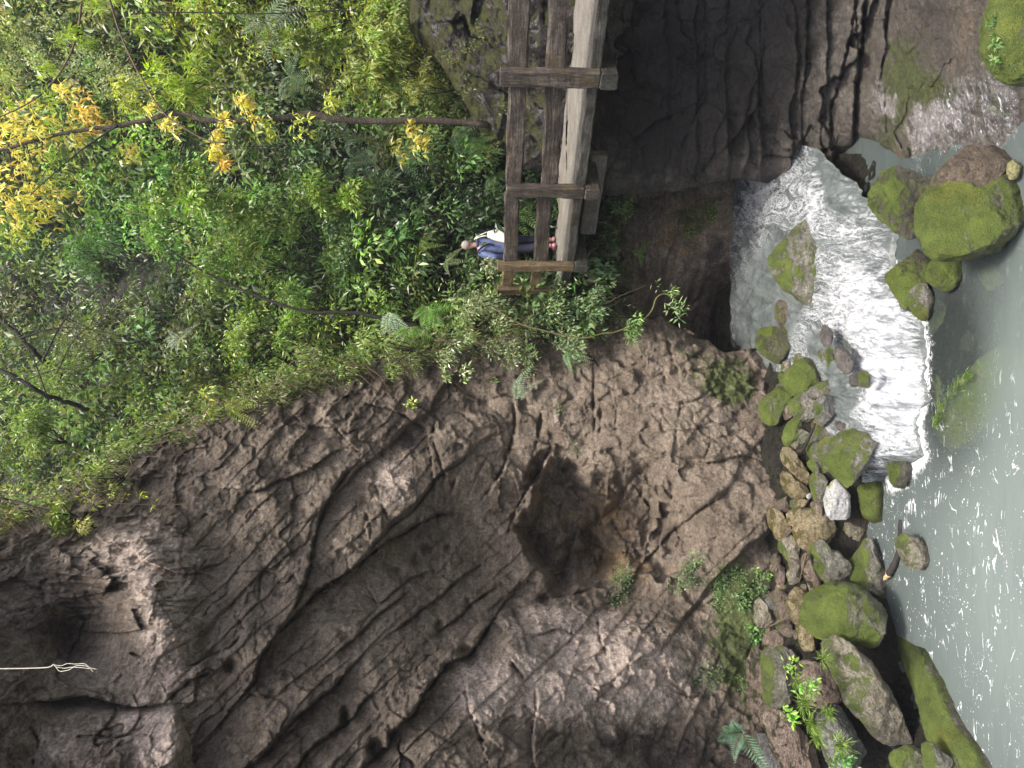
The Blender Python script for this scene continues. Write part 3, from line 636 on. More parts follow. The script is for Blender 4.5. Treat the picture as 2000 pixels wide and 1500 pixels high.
# ------------------------------------------------------------------ boulders and stones, each its own thing
ROCKM = {
 'fullmoss': rock_material('thick_moss_rock', (.11, .11, .07), (.20, .20, .13), (.30, .29, .21), moss=.86, scale=1.6, line=True),
 'moss': rock_material('mossy_rock', (.12, .115, .09), (.24, .225, .185), (.38, .36, .31), moss=.62, scale=1.6, line=True),
 'halfmoss': rock_material('half_mossy_rock', (.11, .105, .085), (.22, .21, .17), (.37, .35, .30), moss=.48, scale=1.8, line=True),
 'ochre': rock_material('ochre_rock', (.13, .10, .05), (.29, .235, .13), (.45, .39, .26), moss=.34, moss_col=((.09, .085, .012), (.20, .20, .03)), scale=2.2, line=True),
 'olive': rock_material('olive_rock', (.12, .105, .075), (.25, .225, .165), (.40, .37, .29), moss=.36, scale=2.2, line=True),
 'grey': rock_material('grey_rock', (.10, .096, .088), (.20, .195, .18), (.36, .35, .33), moss=.30, scale=2.2, line=True),
 'pale': rock_material('pale_rock', (.24, .24, .235), (.38, .38, .375), (.50, .50, .49), moss=.16, scale=1.6, bump=.6, line=True),
 'pink': rock_material('pink_rock', (.18, .13, .10), (.34, .26, .20), (.50, .41, .335), moss=.25, scale=2.4, bump=1.3, line=True),
 'brown': rock_material('brown_rock', (.07, .055, .042), (.165, .13, .098), (.28, .23, .18), moss=.22, scale=2.2, line=True),
 'wet': rock_material('wet_rock', (.035, .030, .026), (.075, .065, .055), (.14, .125, .105), wet=.85, scale=2.5, bump=.6, line=True),
 'wetmoss': rock_material('wet_mossy_rock', (.05, .047, .032), (.10, .09, .065), (.17, .155, .12), moss=.55, wet=.6, scale=2.2, line=True),
 'algae': rock_material('algae_rock', (.10, .10, .045), (.17, .165, .08), (.24, .22, .12), moss=.3, moss_col=((.10, .13, .02), (.2, .24, .04)), scale=1.4, bump=.5),
}
FR = {'R1': (1300, 975, .35), 'R3': (1300, 0, .35), 'R6': (1300, 480, .35), 'Z4': (1480, 780, .2), 'Z5': (1440, 1020, .2), 'Z6': (1440, 1240, .2), 'Z7': (1480, 560, .2), 'Z8': (1440, 300, .28)}
def ico(level):
    bm = bmesh.new(); bmesh.ops.create_icosphere(bm, subdivisions=level, radius=1)
    v = np.array([q.co for q in bm.verts]); f = np.array([[q.index for q in p.verts] for p in bm.faces]); bm.free()
    return v, f
ICO = {k: ico(k) for k in (4, 5, 6)}
def poly_radius(poly, th):
    """distance from the centre to the outline in direction th"""
    a = poly; b = np.roll(poly, -1, 0); r = np.zeros(len(th))
    dx, dy = np.cos(th), np.sin(th)
    for (ax, ay), (bx, by) in zip(a, b):
        ex, ey = bx - ax, by - ay
        den = dx * ey - dy * ex; den = np.where(np.abs(den) < 1e-9, 1e-9, den)
        t = (ax * ey - ay * ex) / den; s = (ax * dy - ay * dx) / den
        r = np.where((t > 0) & (s >= -1e-6) & (s <= 1 + 1e-6), np.maximum(r, t), r)
    return np.where(r <= 0, np.abs(poly).mean(), r)
def area_centroid(p):
    x, y = p[:, 0], p[:, 1]; x2, y2 = np.roll(x, -1), np.roll(y, -1); c = x * y2 - x2 * y; A = c.sum() / 2
    return abs(A), np.array([((x + x2) * c).sum(), ((y + y2) * c).sum()]) / (6 * A)
def rock(fr, poly, mat, label, thick=.85, dD=0.0, box=.8, facets=7, rough=1.0, name='rock', seed=None, group=None, z=None, lev=None, layer=0, flat=False, grow=1.16):
    x0, y0, s = FR[fr]
    pp = np.array([(x0 + a * s, y0 + b * s) for a, b in poly], float)
    A, c = area_centroid(pp); seed = int(c[0] * 7 + c[1]) if seed is None else seed
    rr = np.random.default_rng(seed)
    xb = c[0] + .55 * (pp[:, 0].max() - c[0])
    D = float(Dz(xb, c[1], bank_z(xb, c[1]) + .03)) if z is None else float(Dz(xb, c[1], z))
    D += dD
    m = D / F
    C = P(c[0], c[1], D)
    # in the picture plane: a = world right, b = world up
    loc = np.stack([-(pp[:, 1] - c[1]), -(pp[:, 0] - c[0])], 1) * m
    size = math.sqrt(A) * m
    AX = (RIGHT, UP, FWD)
    if flat:      # lies in the horizontal plane under the water
        q3 = Pz(pp[:, 0], pp[:, 1], np.full(len(pp), z)); C = Pz(c[0], c[1], z); loc = (q3 - C)[:, :2]; size = math.sqrt(area_centroid(loc)[0])
        C = C - np.array([0, 0, size * .62 * thick * .4]); AX = (np.array([1., 0, 0]), np.array([0, 1., 0]), np.array([0, 0, -1.]))
    v, f = ICO[lev or (6 if size > .5 else 5 if size > .2 else 4)]
    view = C / np.linalg.norm(C)
    n = v
    th = np.arctan2(n[:, 1], n[:, 0]); sp = np.sqrt(n[:, 0] ** 2 + n[:, 1] ** 2)
    R = poly_radius(loc, th)
    # round the outline's corners a little
    R = .25 * poly_radius(loc, th - .10) + .5 * R + .25 * poly_radius(loc, th + .10)
    rad = grow * R * sp ** box
    T = size * .62 * thick
    dep = np.sign(n[:, 2]) * np.abs(n[:, 2]) ** (.9) * T
    L = np.stack([np.cos(th) * rad, np.sin(th) * rad, dep], 1)       # a, b, away-from-viewer (negative = towards)
    for k in range(facets + (3 if facets > 4 and not flat else 0)):
        mdir = rr.normal(size=3); mdir[2] = -abs(mdir[2]) * 1.5 - .25; mdir[1] += .35; mdir /= np.linalg.norm(mdir)
        h = np.max(L @ mdir) * rr.uniform(.62, .84)
        e = L @ mdir - h
        L -= np.where(e > 0, e * .95, 0)[:, None] * mdir
    q = L / size
    nn = fbm(q * 1.6 + seed % 97, 3) * .045 + fbm(q * 4.2 + seed % 31, 4, ridged=True) * .018 * rough + fbm(q * 12 + seed % 13, 3, gain=.6) * .012 * rough + fbm(q * 34 + seed % 17, 2) * .004 + facet(q * 2.6 + seed % 23, .5, .5, seed % 11)[0] * .05 * rough
    if layer:
        nn += layer * fbm(np.stack([q[:, 0] * 1.2 + q[:, 1] * .4, q[:, 1] * 7, q[:, 2] * 1.5], 1) + seed % 7, 4, ridged=True) * .05
    upf = np.clip(L[:, 1] / size * 1.6 + .3, 0, 1); nn += upf * .022 * sstep(-.1, .35, fbm(q * 5.5 + seed % 41, 4))
    dirn = L / (np.linalg.norm(L, axis=1, keepdims=True) + 1e-9)
    L = L + dirn * (nn * size)[:, None]
    W = C + L[:, :1] * AX[0] + L[:, 1:2] * AX[1] + L[:, 2:] * AX[2]
    o = obj(name, mesh_np(name, W, None, f), ROCKM[mat], loc=tuple(C))
    return tag(o, label, 'rock', group or GROUP)
GROUP = 'rocks piled along the foot of the cliff'
# -- upper end of the pile, beside the rapids
rock('Z7', [(15,420),(120,400),(250,430),(340,400),(370,520),(330,660),(250,740),(130,690),(40,600),(25,500)], 'wetmoss', 'dull green block at the mouth of the dark cleft beside white water', z=-5.3, facets=9)
rock('Z7', [(250,740),(330,730),(340,800),(270,840),(235,800)], 'olive', 'small squarish stone between the dull green block and bright mossy boulder')
rock('Z7', [(370,660),(460,660),(470,700),(440,760),(360,740)], 'olive', 'little flat stone touching the frothy water above the bright mossy boulder')
rock('Z7', [(270,940),(320,830),(400,740),(470,715),(560,760),(640,830),(650,900),(600,950),(520,1020),(400,1055),(310,1000)], 'fullmoss', 'bright green rounded boulder with yellow flecks near the dark cleft', facets=6)
rock('Z7', [(205,850),(270,840),(290,900),(270,960),(230,960)], 'fullmoss', 'small dark green stone tucked between cliff foot and bright mossy boulder')
rock('Z7', [(10,1220),(60,1120),(160,1040),(230,970),(330,1060),(310,1140),(240,1170),(270,1260),(210,1330),(120,1330),(40,1280)], 'fullmoss', 'vivid green wedge of rock leaning on the cliff foot', facets=8)
rock('Z7', [(240,1170),(310,1140),(340,1200),(330,1260),(270,1300),(245,1240)], 'pink', 'small tan bare stone beside the vivid green wedge')
rock('Z7', [(330,1130),(420,1050),(500,1040),(580,1110),(570,1190),(560,1270),(480,1310),(410,1290),(340,1210)], 'halfmoss', 'grey pitted rock with green veins beside the tan bare stone')
rock('Z7', [(480,1050),(600,950),(700,920),(780,1000),(780,1080),(700,1090),(590,1090)], 'halfmoss', 'grey rock with a moss streaked top above the large grey cobble')
rock('Z7', [(570,1150),(640,1090),(760,1080),(790,1160),(770,1260),(720,1340),(640,1370),(590,1280)], 'grey', 'large smooth grey cobble with pale scratches', facets=5)
rock('Z7', [(810,1180),(850,1110),(900,1150),(910,1220),(860,1290),(820,1320)], 'wet', 'shiny wet oval stone standing in a dark gap', facets=3, rough=.4)
rock('Z7', [(900,1240),(960,1210),(1040,1240),(1070,1290),(1030,1320),(920,1300)], 'wet', 'flat dark wet stone at the edge of the white water', facets=3, rough=.4)
rock('Z7', [(890,1070),(930,1000),(1010,990),(1110,1030),(1110,1120),(1050,1220),(960,1210),(900,1140)], 'brown', 'tan wet boulder with brown stripes lapped by the rapids', facets=5, rough=.6)
rock('Z7', [(545,760),(600,720),(670,780),(640,840),(580,810)], 'grey', 'small angular grey block beside the bright green rounded boulder')
rock('Z7', [(670,650),(720,560),(770,530),(760,620),(740,700),(790,790),(750,850),(700,850),(690,740)], 'wetmoss', 'narrow green crest of rock with water streaming off it', dD=-.25)
rock('Z7', [(790,1010),(830,990),(870,1040),(860,1100),(800,1080)], 'brown', 'little reddish brown stone above the shiny wet oval')
rock('Z7', [(755,900),(800,890),(890,1000),(860,1020),(780,950)], 'grey', 'thin pale sliver of stone lying over the reddish brown stone')
rock('Z7', [(610,480),(650,370),(740,470),(730,550),(660,580)], 'wet', 'brown wet rock half covered by the side stream', dD=-.3, z=-5.38)
rock('Z7', [(1000,850),(1060,820),(1100,900),(1080,980),(1000,970)], 'wetmoss', 'ochre green stone washed over by the rapids', z=-5.5, dD=-.25)
rock('Z7', [(595,650),(640,600),(680,640),(690,750),(640,750)], 'olive', 'round olive stone at the end of the side stream', dD=-.2)
rock('Z7', [(650,860),(690,830),(710,900),(690,950),(650,920)], 'grey', 'tiny grey pebble wedged against the narrow green crest')
rock('Z7', [(760,1330),(830,1310),(900,1330),(1000,1340),(960,1400),(840,1420),(780,1380)], 'wet', 'low dark wet rock above the large triangular mossy boulder', facets=4)
rock('Z7', [(780,560),(860,590),(910,700),(920,800),(860,840),(800,790),(770,680)], 'wet', 'low wet rock laced with white threads beside the narrow green crest', z=-5.42, dD=-.2, facets=5, rough=.5)
rock('Z7', [(900,880),(960,840),(1010,860),(990,960),(920,980)], 'wet', 'dark wet lump just above the tan striped boulder', z=-5.5, dD=-.2, facets=4, rough=.5)
rock('Z7', [(300,140),(330,240),(310,380),(240,390),(190,300),(180,200),(230,120)], 'brown', 'sunken tan rock under the quiet water behind the midstream boulder', z=-5.36, dD=-.05, facets=3, rough=.4)
rock('Z4', [(1290,640),(1340,590),(1440,600),(1520,660),(1500,760),(1440,880),(1380,900),(1310,780)], 'wetmoss', 'olive rock washed by the last tongue of white water', z=-6.0, facets=5, thick=.6)
# -- middle of the pile
rock('Z4', [(515,430),(560,320),(640,270),(740,300),(780,370),(740,470),(720,600),(720,720),(650,760),(590,680),(540,560)], 'moss', 'tall pale green boulder behind the triangular mossy one', dD=.15)
rock('Z4', [(610,450),(780,370),(1000,300),(1190,250),(1260,290),(1240,400),(1130,560),(1060,720),(1030,840),(930,850),(840,790),(740,690),(700,570)], 'moss', 'large triangular boulder with bright moss and a bare grey band', facets=9, dD=-.15)
rock('Z4', [(250,380),(300,240),(370,185),(430,240),(400,330),(370,400),(330,450),(280,470)], 'fullmoss', 'green egg shaped rock at the cliff foot beside a thin stick')
rock('Z4', [(385,340),(450,280),(500,340),(480,420),(410,420)], 'halfmoss', 'small mossy knob beside the thin dark stick')
rock('Z4', [(330,440),(400,400),(440,450),(400,500),(340,480)], 'olive', 'little olive stone above the long flat ochre rock')
rock('Z4', [(240,520),(300,480),(350,510),(420,640),(500,760),(500,830),(440,830),(350,720),(260,600)], 'ochre', 'long flat ochre rock with a dark hollow beside it', layer=.6)
rock('Z4', [(240,740),(280,715),(340,770),(440,840),(480,900),(440,950),(350,960),(270,900),(245,820)], 'ochre', 'rounded ochre rock cleft down the middle against the smooth cliff')
rock('Z4', [(480,930),(510,915),(525,950),(500,975),(480,960)], 'pale', 'single white pebble among ochre stones')
rock('Z4', [(365,1000),(410,970),(490,980),(490,1020),(430,1045),(370,1030)], 'ochre', 'small round ochre cobble near the white pebble', facets=3)
rock('Z4', [(665,980),(700,890),(740,810),(810,775),(860,820),(880,900),(870,1000),(880,1130),(800,1155),(720,1160),(680,1080)], 'pale', 'pale grey flat topped slab with a mossy crack', thick=.6, facets=4, dD=-.1)
rock('Z4', [(1010,880),(1080,840),(1170,800),(1250,800),(1230,950),(1260,1100),(1200,1200),(1130,1250),(1060,1140),(1030,1000)], 'fullmoss', 'leafy moss covered rock at the water beside the pale slab')
rock('Z4', [(90,1070),(190,1050),(220,1110),(290,1220),(310,1320),(230,1400),(180,1340),(120,1200)], 'ochre', 'tall orange ochre rock standing against the cliff foot')
rock('Z4', [(80,1060),(200,1000),(300,950),(330,1000),(320,1080),(240,1120),(190,1050)], 'brown', 'brown slanting rock above the tall orange ochre one', dD=.08)
rock('Z4', [(305,1120),(370,1080),(480,1060),(550,1070),(540,1140),(440,1200),(370,1250),(310,1190)], 'ochre', 'yellowish cube of rock between the orange ochre rock and pale slab')
rock('Z4', [(380,1290),(400,1250),(520,1170),(680,1110),(720,1180),(740,1280),(700,1380),(600,1400),(560,1480),(480,1490),(440,1450),(400,1370)], 'ochre', 'broad cream and ochre boulder with a moss patch on its face', facets=8)
rock('Z4', [(485,620),(540,570),(600,700),(600,780),(520,680)], 'halfmoss', 'greenish slab leaning on the tall pale green boulder')
rock('Z4', [(520,750),(580,720),(660,780),(640,980),(560,990),(530,850)], 'halfmoss', 'mottled grey green slab next to the pale grey slab')
rock('Z4', [(530,1010),(640,990),(670,1060),(600,1140),(540,1100)], 'brown', 'flat brown stone under the mottled slab')
rock('Z4', [(890,1230),(960,1190),(1020,1230),(1050,1340),(1000,1400),(930,1380)], 'olive', 'wet rounded stone with a bright green rim in the shallows', z=-5.95)
rock('Z4', [(900,870),(990,850),(1010,950),(1000,1040),(930,1010)], 'algae', 'ochre stone under clear shallow water beside the mossy rock', z=-6.0, flat=True, thick=.3)
rock('Z4', [(780,1350),(860,1230),(900,1250),(900,1400),(900,1500),(820,1480)], 'algae', 'smooth tan rock lying just under the shallows', z=-5.99, flat=True, thick=.3)
# -- lower pile
rock('Z5', [(410,240),(460,170),(540,145),(590,200),(585,330),(560,400),(520,400),(440,290)], 'olive', 'pale speckled rock behind the broad cream boulder')
rock('Z5', [(735,330),(760,240),(860,205),(900,250),(900,300),(990,310),(1060,400),(1100,540),(1060,600),(960,610),(880,660),(830,680),(790,560),(760,450)], 'halfmoss', 'rough pale boulder with a bright green mossy shoulder', facets=9)
rock('Z5', [(1100,450),(1200,330),(1300,190),(1340,260),(1400,420),(1450,620),(1470,820),(1430,830),(1330,720),(1220,640),(1110,540)], 'moss', 'triangular mossy slab dipping into the pool', z=-6.0, thick=.7)
rock('Z5', [(700,790),(760,740),(880,660),(1000,605),(1110,620),(1230,660),(1330,760),(1430,900),(1480,1020),(1460,1110),(1380,1150),(1310,1190),(1200,1170),(1100,1130),(960,1140),(820,1130),(720,1080),(650,1000),(660,900)], 'fullmoss', 'large dome shaped boulder completely coated in moss', facets=3, dD=-.25, z=-5.75, grow=1.06)
rock('Z5', [(635,330),(680,310),(720,350),(720,420),(790,520),(820,690),(760,750),(730,700),(700,600),(650,500)], 'pink', 'smooth pinkish brown stone beside the mossy shouldered boulder', rough=.4)
rock('Z5', [(500,790),(540,690),(600,640),(700,690),(720,760),(620,800),(670,880),(640,980),(570,980),(530,900)], 'ochre', 'bright yellow ochre rock next to the moss dome')
rock('Z5', [(360,440),(400,410),(475,470),(470,560),(450,640),(380,570)], 'pink', 'small tan jagged stone near a tuft of leaves')
rock('Z5', [(490,520),(530,440),(610,430),(630,520),(560,600),(520,600)], 'olive', 'round olive cobble above the yellow ochre rock', facets=3)
rock('Z5', [(180,800),(230,750),(300,770),(350,880),(355,1000),(280,1080),(210,1040),(180,940)], 'olive', 'flat greenish brown stone behind leafy seedlings at the cliff foot', thick=.6)
rock('Z5', [(290,740),(400,660),(500,700),(500,790),(370,800)], 'brown', 'dark brown stone under the fern covered cliff foot')
rock('Z5', [(360,830),(480,790),(540,900),(480,1000),(420,1020)], 'brown', 'brown stone between the flat greenish one and the ochre rock')
rock('Z5', [(430,1050),(540,1000),(570,1030),(540,1080),(500,1130),(440,1090)], 'brown', 'small brown stone at the end of the pink layered rock')
rock('Z5', [(580,1010),(630,1000),(680,1050),(760,1120),(810,1170),(810,1240),(730,1285),(650,1240),(610,1130)], 'ochre', 'knobbly buff rock propping the moss dome')
rock('Z5', [(265,1150),(300,1100),(400,1070),(440,1090),(460,1250),(350,1260),(290,1250)], 'pink', 'pink capstone block at the top of the layered rock', dD=.05)
rock('Z5', [(1570,190),(1650,130),(1760,170),(1850,260),(1880,390),(1770,440),(1690,420),(1620,330)], 'olive', 'round greenish stone breaking the pool surface beside the floating branch', z=-6.0, facets=3)
rock('Z5', [(320,390),(370,300),(430,340),(420,400),(360,430)], 'brown', 'small dull stone below the smooth cliff bulge')
# -- near end
rock('Z6', [(140,330),(180,240),(265,170),(330,200),(340,500),(300,700),(330,880),(330,1010),(170,1010),(120,900),(110,650)], 'pink', 'long pink layered ledge crumbling along its edge', layer=1.2, rough=1.6, facets=5)
rock('Z6', [(270,180),(400,150),(520,180),(560,350),(540,560),(480,660),(400,770),(300,760),(280,500)], 'halfmoss', 'broken grey rock with a yellow mossy crest and a shaded face', facets=10, dD=-.15)
rock('Z6', [(300,830),(430,780),(500,870),(690,1060),(750,1300),(640,1420),(480,1300),(400,1150)], 'pink', 'sloping pink slab with a dark rim of grass', layer=.8, rough=1.5, dD=-.15)
rock('Z6', [(170,1020),(330,1000),(420,1120),(490,1300),(420,1420),(250,1420),(180,1200)], 'grey', 'plain grey slab under the pink ledge', rough=.6, thick=.7)
rock('Z6', [(610,300),(740,290),(830,320),(900,420),(960,550),(1020,660),(900,690),(800,690),(700,640),(620,540)], 'pink', 'pinkish block with a moss cap beside the long slab', facets=9, dD=-.1)
rock('Z6', [(830,80),(960,45),(1070,60),(1130,140),(1220,210),(1300,330),(1380,450),(1480,620),(1560,800),(1680,1000),(1690,1080),(1640,1150),(1550,1160),(1440,1070),(1330,960),(1220,800),(1110,660),(1060,560),(980,420),(940,280),(840,180)], 'olive', 'long mottled slab bridging over a black hollow', thick=.75, facets=7, dD=-.5, layer=.4, grow=1.06)
rock('Z6', [(830,860),(900,780),(1010,680),(1060,720),(1090,850),(1150,1000),(1250,1150),(1270,1260),(1150,1340),(950,1340),(860,1100)], 'grey', 'jagged grey rock with grass tufts under the long slab', facets=9, dD=-.25)
rock('Z6', [(1510,1230),(1560,1170),(1700,1120),(1820,1150),(1850,1250),(1830,1360),(1520,1360)], 'fullmoss', 'dark mossy hump near the waterline below the long slab', dD=-.2)
rock('Z6', [(1840,1100),(1880,1070),(1960,1110),(2060,1200),(2100,1340),(1980,1380),(1860,1340)], 'moss', 'smooth mossy slab corner at the waterline', dD=-.2)
rock('Z6', [(2080,1200),(2160,1190),(2250,1260),(2290,1340),(2200,1400),(2090,1360)], 'moss', 'low mossy tip at the very edge of the pool', z=-6)
rock('R1', [(1250,680),(1310,700),(1380,760),(1440,880),(1520,1050),(1620,1250),(1740,1430),(1760,1540),(1640,1560),(1500,1400),(1440,1150),(1380,1000),(1300,850)], 'moss', 'long low mossy shelf running along the waterline', z=-5.93, thick=.3, facets=4, lev=6, flat=True)
rock('Z6', [(0,800),(50,820),(130,980),(150,1100),(100,1210),(40,1180)], 'brown', 'splintered brown slab behind the pink ledge', layer=1)
rock('Z6', [(0,660),(60,640),(110,740),(90,800),(40,770)], 'brown', 'small brown chip above the splintered slab')
rock('Z6', [(40,580),(80,530),(110,600),(100,690),(50,640)], 'brown', 'rounded brown chip leaning on the pink ledge')
rock('Z6', [(510,150),(560,160),(610,250),(590,320),(530,260)], 'brown', 'narrow dark stone in a shaded gap near the moss capped block')
rock('Z6', [(-80,820),(-20,780),(30,900),(60,1100),(0,1200),(-60,1000)], 'brown', 'long dark splinter of rock under the big fern')
# filler cobbles lying between the bigger rocks
FILL = 'small cobbles filling gaps in the pile'
frng = np.random.default_rng(77)
for k, (fx, fy) in enumerate([(1552,1100),(1545,1062),(1560,1190),(1530,1225),(1556,1240),(1585,1235),(1575,1010),(1555,985),(1538,1040),(1598,1030),(1612,880),(1596,905),(1650,985),(1660,1030),(1600,830),(1640,760),(1585,770),(1540,1285),(1512,1110),(1505,1180),(1560,880),(1548,835),(1664,860),(1530,760),(1502,1260),(1570,1150),(1525,1150)]):
    r = frng.uniform(8, 15); a = np.sort(frng.uniform(0, 6.28, 7)) ; a = np.arange(7) / 7 * 6.28 + frng.uniform(-.25, .25, 7)
    FR['X'] = (fx, fy, 1.0)
    rock('X', [(math.cos(t) * r * frng.uniform(.75, 1.1), math.sin(t) * r * 1.2 * frng.uniform(.75, 1.1)) for t in a], ['brown', 'olive', 'ochre', 'grey'][k % 4], 'fist sized cobble filling a gap in the rock pile', group=FILL, dD=.08, name='cobble')
# -- boulders of the stream and the far bank
GROUP = 'boulders standing in the stream'
rock('Z8', [(245,690),(330,610),(420,530),(520,440),(590,385),(640,440),(640,560),(600,680),(590,800),(560,930),(545,1080),(480,1030),(380,950),(300,870),(260,780)], 'halfmoss', 'large green and grey grooved boulder splitting the rapids in midstream', z=-5.5, facets=8, thick=.8, grow=1.06)
rock('Z8', [(960,210),(1040,90),(1130,90),(1240,140),(1370,210),(1340,340),(1320,450),(1290,540),(1230,600),(1140,530),(1050,450),(970,370),(950,290)], 'wetmoss', 'wet brown boulder with a shining ridge at the side of the rapids', z=-5.72, facets=6, thick=.7, grow=1.06)
rock('Z8', [(1370,250),(1420,120),(1480,50),(1560,0),(1650,-80),(1780,-60),(1870,50),(1890,150),(1820,280),(1650,330),(1450,300)], 'brown', 'brown sloping rock with water trickling past, above the heart shaped mossy boulder', z=-5.95, facets=6, rough=.6, grow=1.06)
rock('Z8', [(1310,420),(1325,330),(1390,250),(1480,220),(1570,240),(1640,265),(1690,250),(1780,180),(1870,140),(1900,200),(1890,330),(1950,420),(1930,530),(1840,640),(1700,690),(1560,730),(1430,720),(1360,660),(1330,560)], 'fullmoss', 'huge heart shaped boulder thick with moss beside the calm pool', z=-6.0, facets=4, dD=-.1, grow=1.06)
rock('Z8', [(1055,850),(1120,790),(1250,690),(1340,620),(1380,700),(1370,900),(1300,1000),(1240,1100),(1190,1080),(1140,1000),(1080,920)], 'wetmoss', 'smooth olive brown rock pointing into the white water', z=-5.98, facets=6, dD=.1, grow=1.06)
rock('Z8', [(1340,820),(1380,750),(1500,735),(1560,780),(1550,870),(1480,950),(1400,920),(1350,880)], 'fullmoss', 'small mossy cushion rock under the heart shaped boulder', z=-6.0, facets=3)
rock('Z7', [(1470,100),(1530,20),(1620,-10),(1720,60),(1740,160),(1690,300),(1640,330),(1560,260)], 'halfmoss', 'speckled green rock at the edge of the foam and the calm pool', z=-6.0, facets=5)
rock('Z7', [(1580,330),(1640,310),(1740,160),(1800,200),(1760,350),(1680,460),(1590,470)], 'algae', 'olive rock just under water below the speckled green rock', z=-6.130, flat=True, thick=.3)
rock('Z8', [(1900,70),(1940,40),(1985,100),(1975,160),(1920,180),(1895,130)], 'algae', 'yellowish stone in the trickle beside the brown sloping rock', z=-5.95)
rock('Z8', [(1660,880),(1700,780),(1770,770),(1830,890),(1760,940),(1680,930)], 'algae', 'dim green stone sunk in the grey calm pool', z=-6.160, flat=True, thick=.3)
rock('R6', [(1400,970),(1500,900),(1600,800),(1700,700),(1820,600),(1920,650),(1955,760),(1900,850),(1700,1050),(1500,1150),(1430,1080)], 'algae', 'large sunken ochre slab with a fringe of bright algae', z=-6.145, flat=True, lev=6, thick=.3)
rock('R6', [(1640,500),(1680,470),(1710,520),(1700,600),(1650,580)], 'wet', 'dark sunken stone below the foam edge', z=-6.150, flat=True, thick=.3)
rock('R6', [(1430,720),(1480,690),(1520,780),(1510,880),(1450,860)], 'algae', 'brownish sunken stone touching the foam edge', z=-6.140, flat=True, thick=.3)
rock('R1', [(1120,150),(1200,130),(1230,180),(1180,230),(1130,210)], 'algae', 'small yellow stone under the ripples near the floating branch', z=-6.130, flat=True, thick=.3)
# moss covered boulder in the corner above the wet ledge
rock('R3', [(1830,200),(1850,60),(1870,-60),(1950,-160),(2100,-160),(2150,200),(2100,430),(1960,440),(1880,370)], 'fullmoss', 'thickly mossed boulder hung with grass above the wet ledge', z=-5.2, dD=0, facets=3, group='boulders standing in the stream')
# thin veil of water sliding over the ledge
m, nt, out = new_mat('trickling_water'); B = NB(nt)
cox = B.n('ShaderNodeTexCoord').outputs['Object']
mp = B.n('ShaderNodeMapping'); mp.inputs['Rotation'].default_value = (0, .5, .6); mp.inputs['Scale'].default_value = (1, 3, 1); B.l(cox, mp.inputs['Vector'])
nz = B.noise(mp.outputs[0], 5, 7, .7, 1.0); sp_ = B.noise(mp.outputs[0], 22, 5, .7, .6)
ff = B.rampf(B.math('ADD', B.math('MULTIPLY', nz, .5), B.math('MULTIPLY', sp_, .5)), .545, .63)
bb = B.principled(None, (.80, .83, .90), .25, B.bump(sp_, .6, .03))
gl = B.n('ShaderNodeBsdfGlossy'); gl.inputs['Roughness'].default_value = .12; B.l(B.bump(nz, .8, .05), gl.inputs['Normal'])
tr = B.n('ShaderNodeBsdfTransparent'); m1 = B.n('ShaderNodeMixShader'); m1.inputs[0].default_value = .12; B.l(tr.outputs[0], m1.inputs[1]); B.l(gl.outputs[0], m1.inputs[2])
m2 = B.n('ShaderNodeMixShader'); B.l(B.math('MULTIPLY', ff, B.attr('cover')), m2.inputs[0]); B.l(m1.outputs[0], m2.inputs[1]); B.l(bb.outputs[0], m2.inputs[2]); B.l(m2.outputs[0], out.inputs['Surface'])
xs = np.linspace(1780, 1990, 90); t = np.linspace(0, 1, 90)
yc = np.interp(xs, [1780, 1850, 1990], [300, 235, 215]); yw = np.interp(xs, [1780, 1850, 1990], [40, 80, 90])
X = np.repeat(xs[:, None], 90, 1); Y = yc[:, None] + (t - .5)[None] * 2 * yw[:, None]
d0 = RW(X, Y); V = P(X, Y, d0 - wall_disp(X, Y, P(X, Y, d0)) - .02)
me = mesh_np('cascade', V.reshape(-1, 3), grid_quads(90, 90)); edge = np.clip(1 - np.abs(t - .5) * 2, 0, 1)[None] * np.clip(np.minimum(xs - 1780, 1990 - xs) / 40, 0, 1)[:, None]
add_attr(me, 'cover', np.clip(edge * 1.6, 0, 1).ravel())
tag(obj('cascade', me, m), kind='structure')
# ------------------------------------------------------------------ footbridge, fence, person, rope, sticks
def wood_material(name, a, b, c, moss=.2):
    m, nt, out = new_mat(name); B = NB(nt)
    co = B.n('ShaderNodeTexCoord').outputs['Object']
    oi = B.n('ShaderNodeObjectInfo'); va = B.n('ShaderNodeVectorMath', operation='MULTIPLY_ADD'); B.l(oi.outputs['Random'], va.inputs[0]); va.inputs[1].default_value = (13, 9, 7); B.l(co, va.inputs[2]); co = va.outputs[0]
    mp = B.n('ShaderNodeMapping'); mp.inputs['Scale'].default_value = (1.2, 16, 16); B.l(co, mp.inputs['Vector'])
    g = B.noise(mp.outputs[0], 2.2, 8, .7, .5); n = B.noise(co, 3.0, 7, .65); f = B.noise(co, 38, 4, .7)
    col = B.ramp(B.math('ADD', B.math('MULTIPLY', g, .6), B.math('MULTIPLY', n, .4)), [(.38, a), (.5, b), (.62, c)])
    col = B.mix(.7, col, B.ramp(f, [(.34, (.45, .45, .45)), (.66, (1.5, 1.5, 1.5))]), 'MULTIPLY')
    oc = B.rampf(B.noise(co, 1.7, 6, .7), .55, .72); col = B.mix(B.math('MULTIPLY', oc, .6), col, (.13, .085, .03))
    mm = B.rampf(B.math('ADD', B.noise(co, 5, 7, .75), B.math('MULTIPLY', B.math('SUBTRACT', f, .5), .5)), .74 - moss * .5, .86 - moss * .5); col = B.mix(mm, col, (.075, .085, .025))
    h = B.math('ADD', g, B.math('MULTIPLY', f, .3))
    B.principled(out, col, .75, B.bump(h, .8, .012), .35)
    return m
M_WOOD = wood_material('weathered_timber', (.024, .019, .015), (.064, .052, .041), (.16, .135, .108), .28)
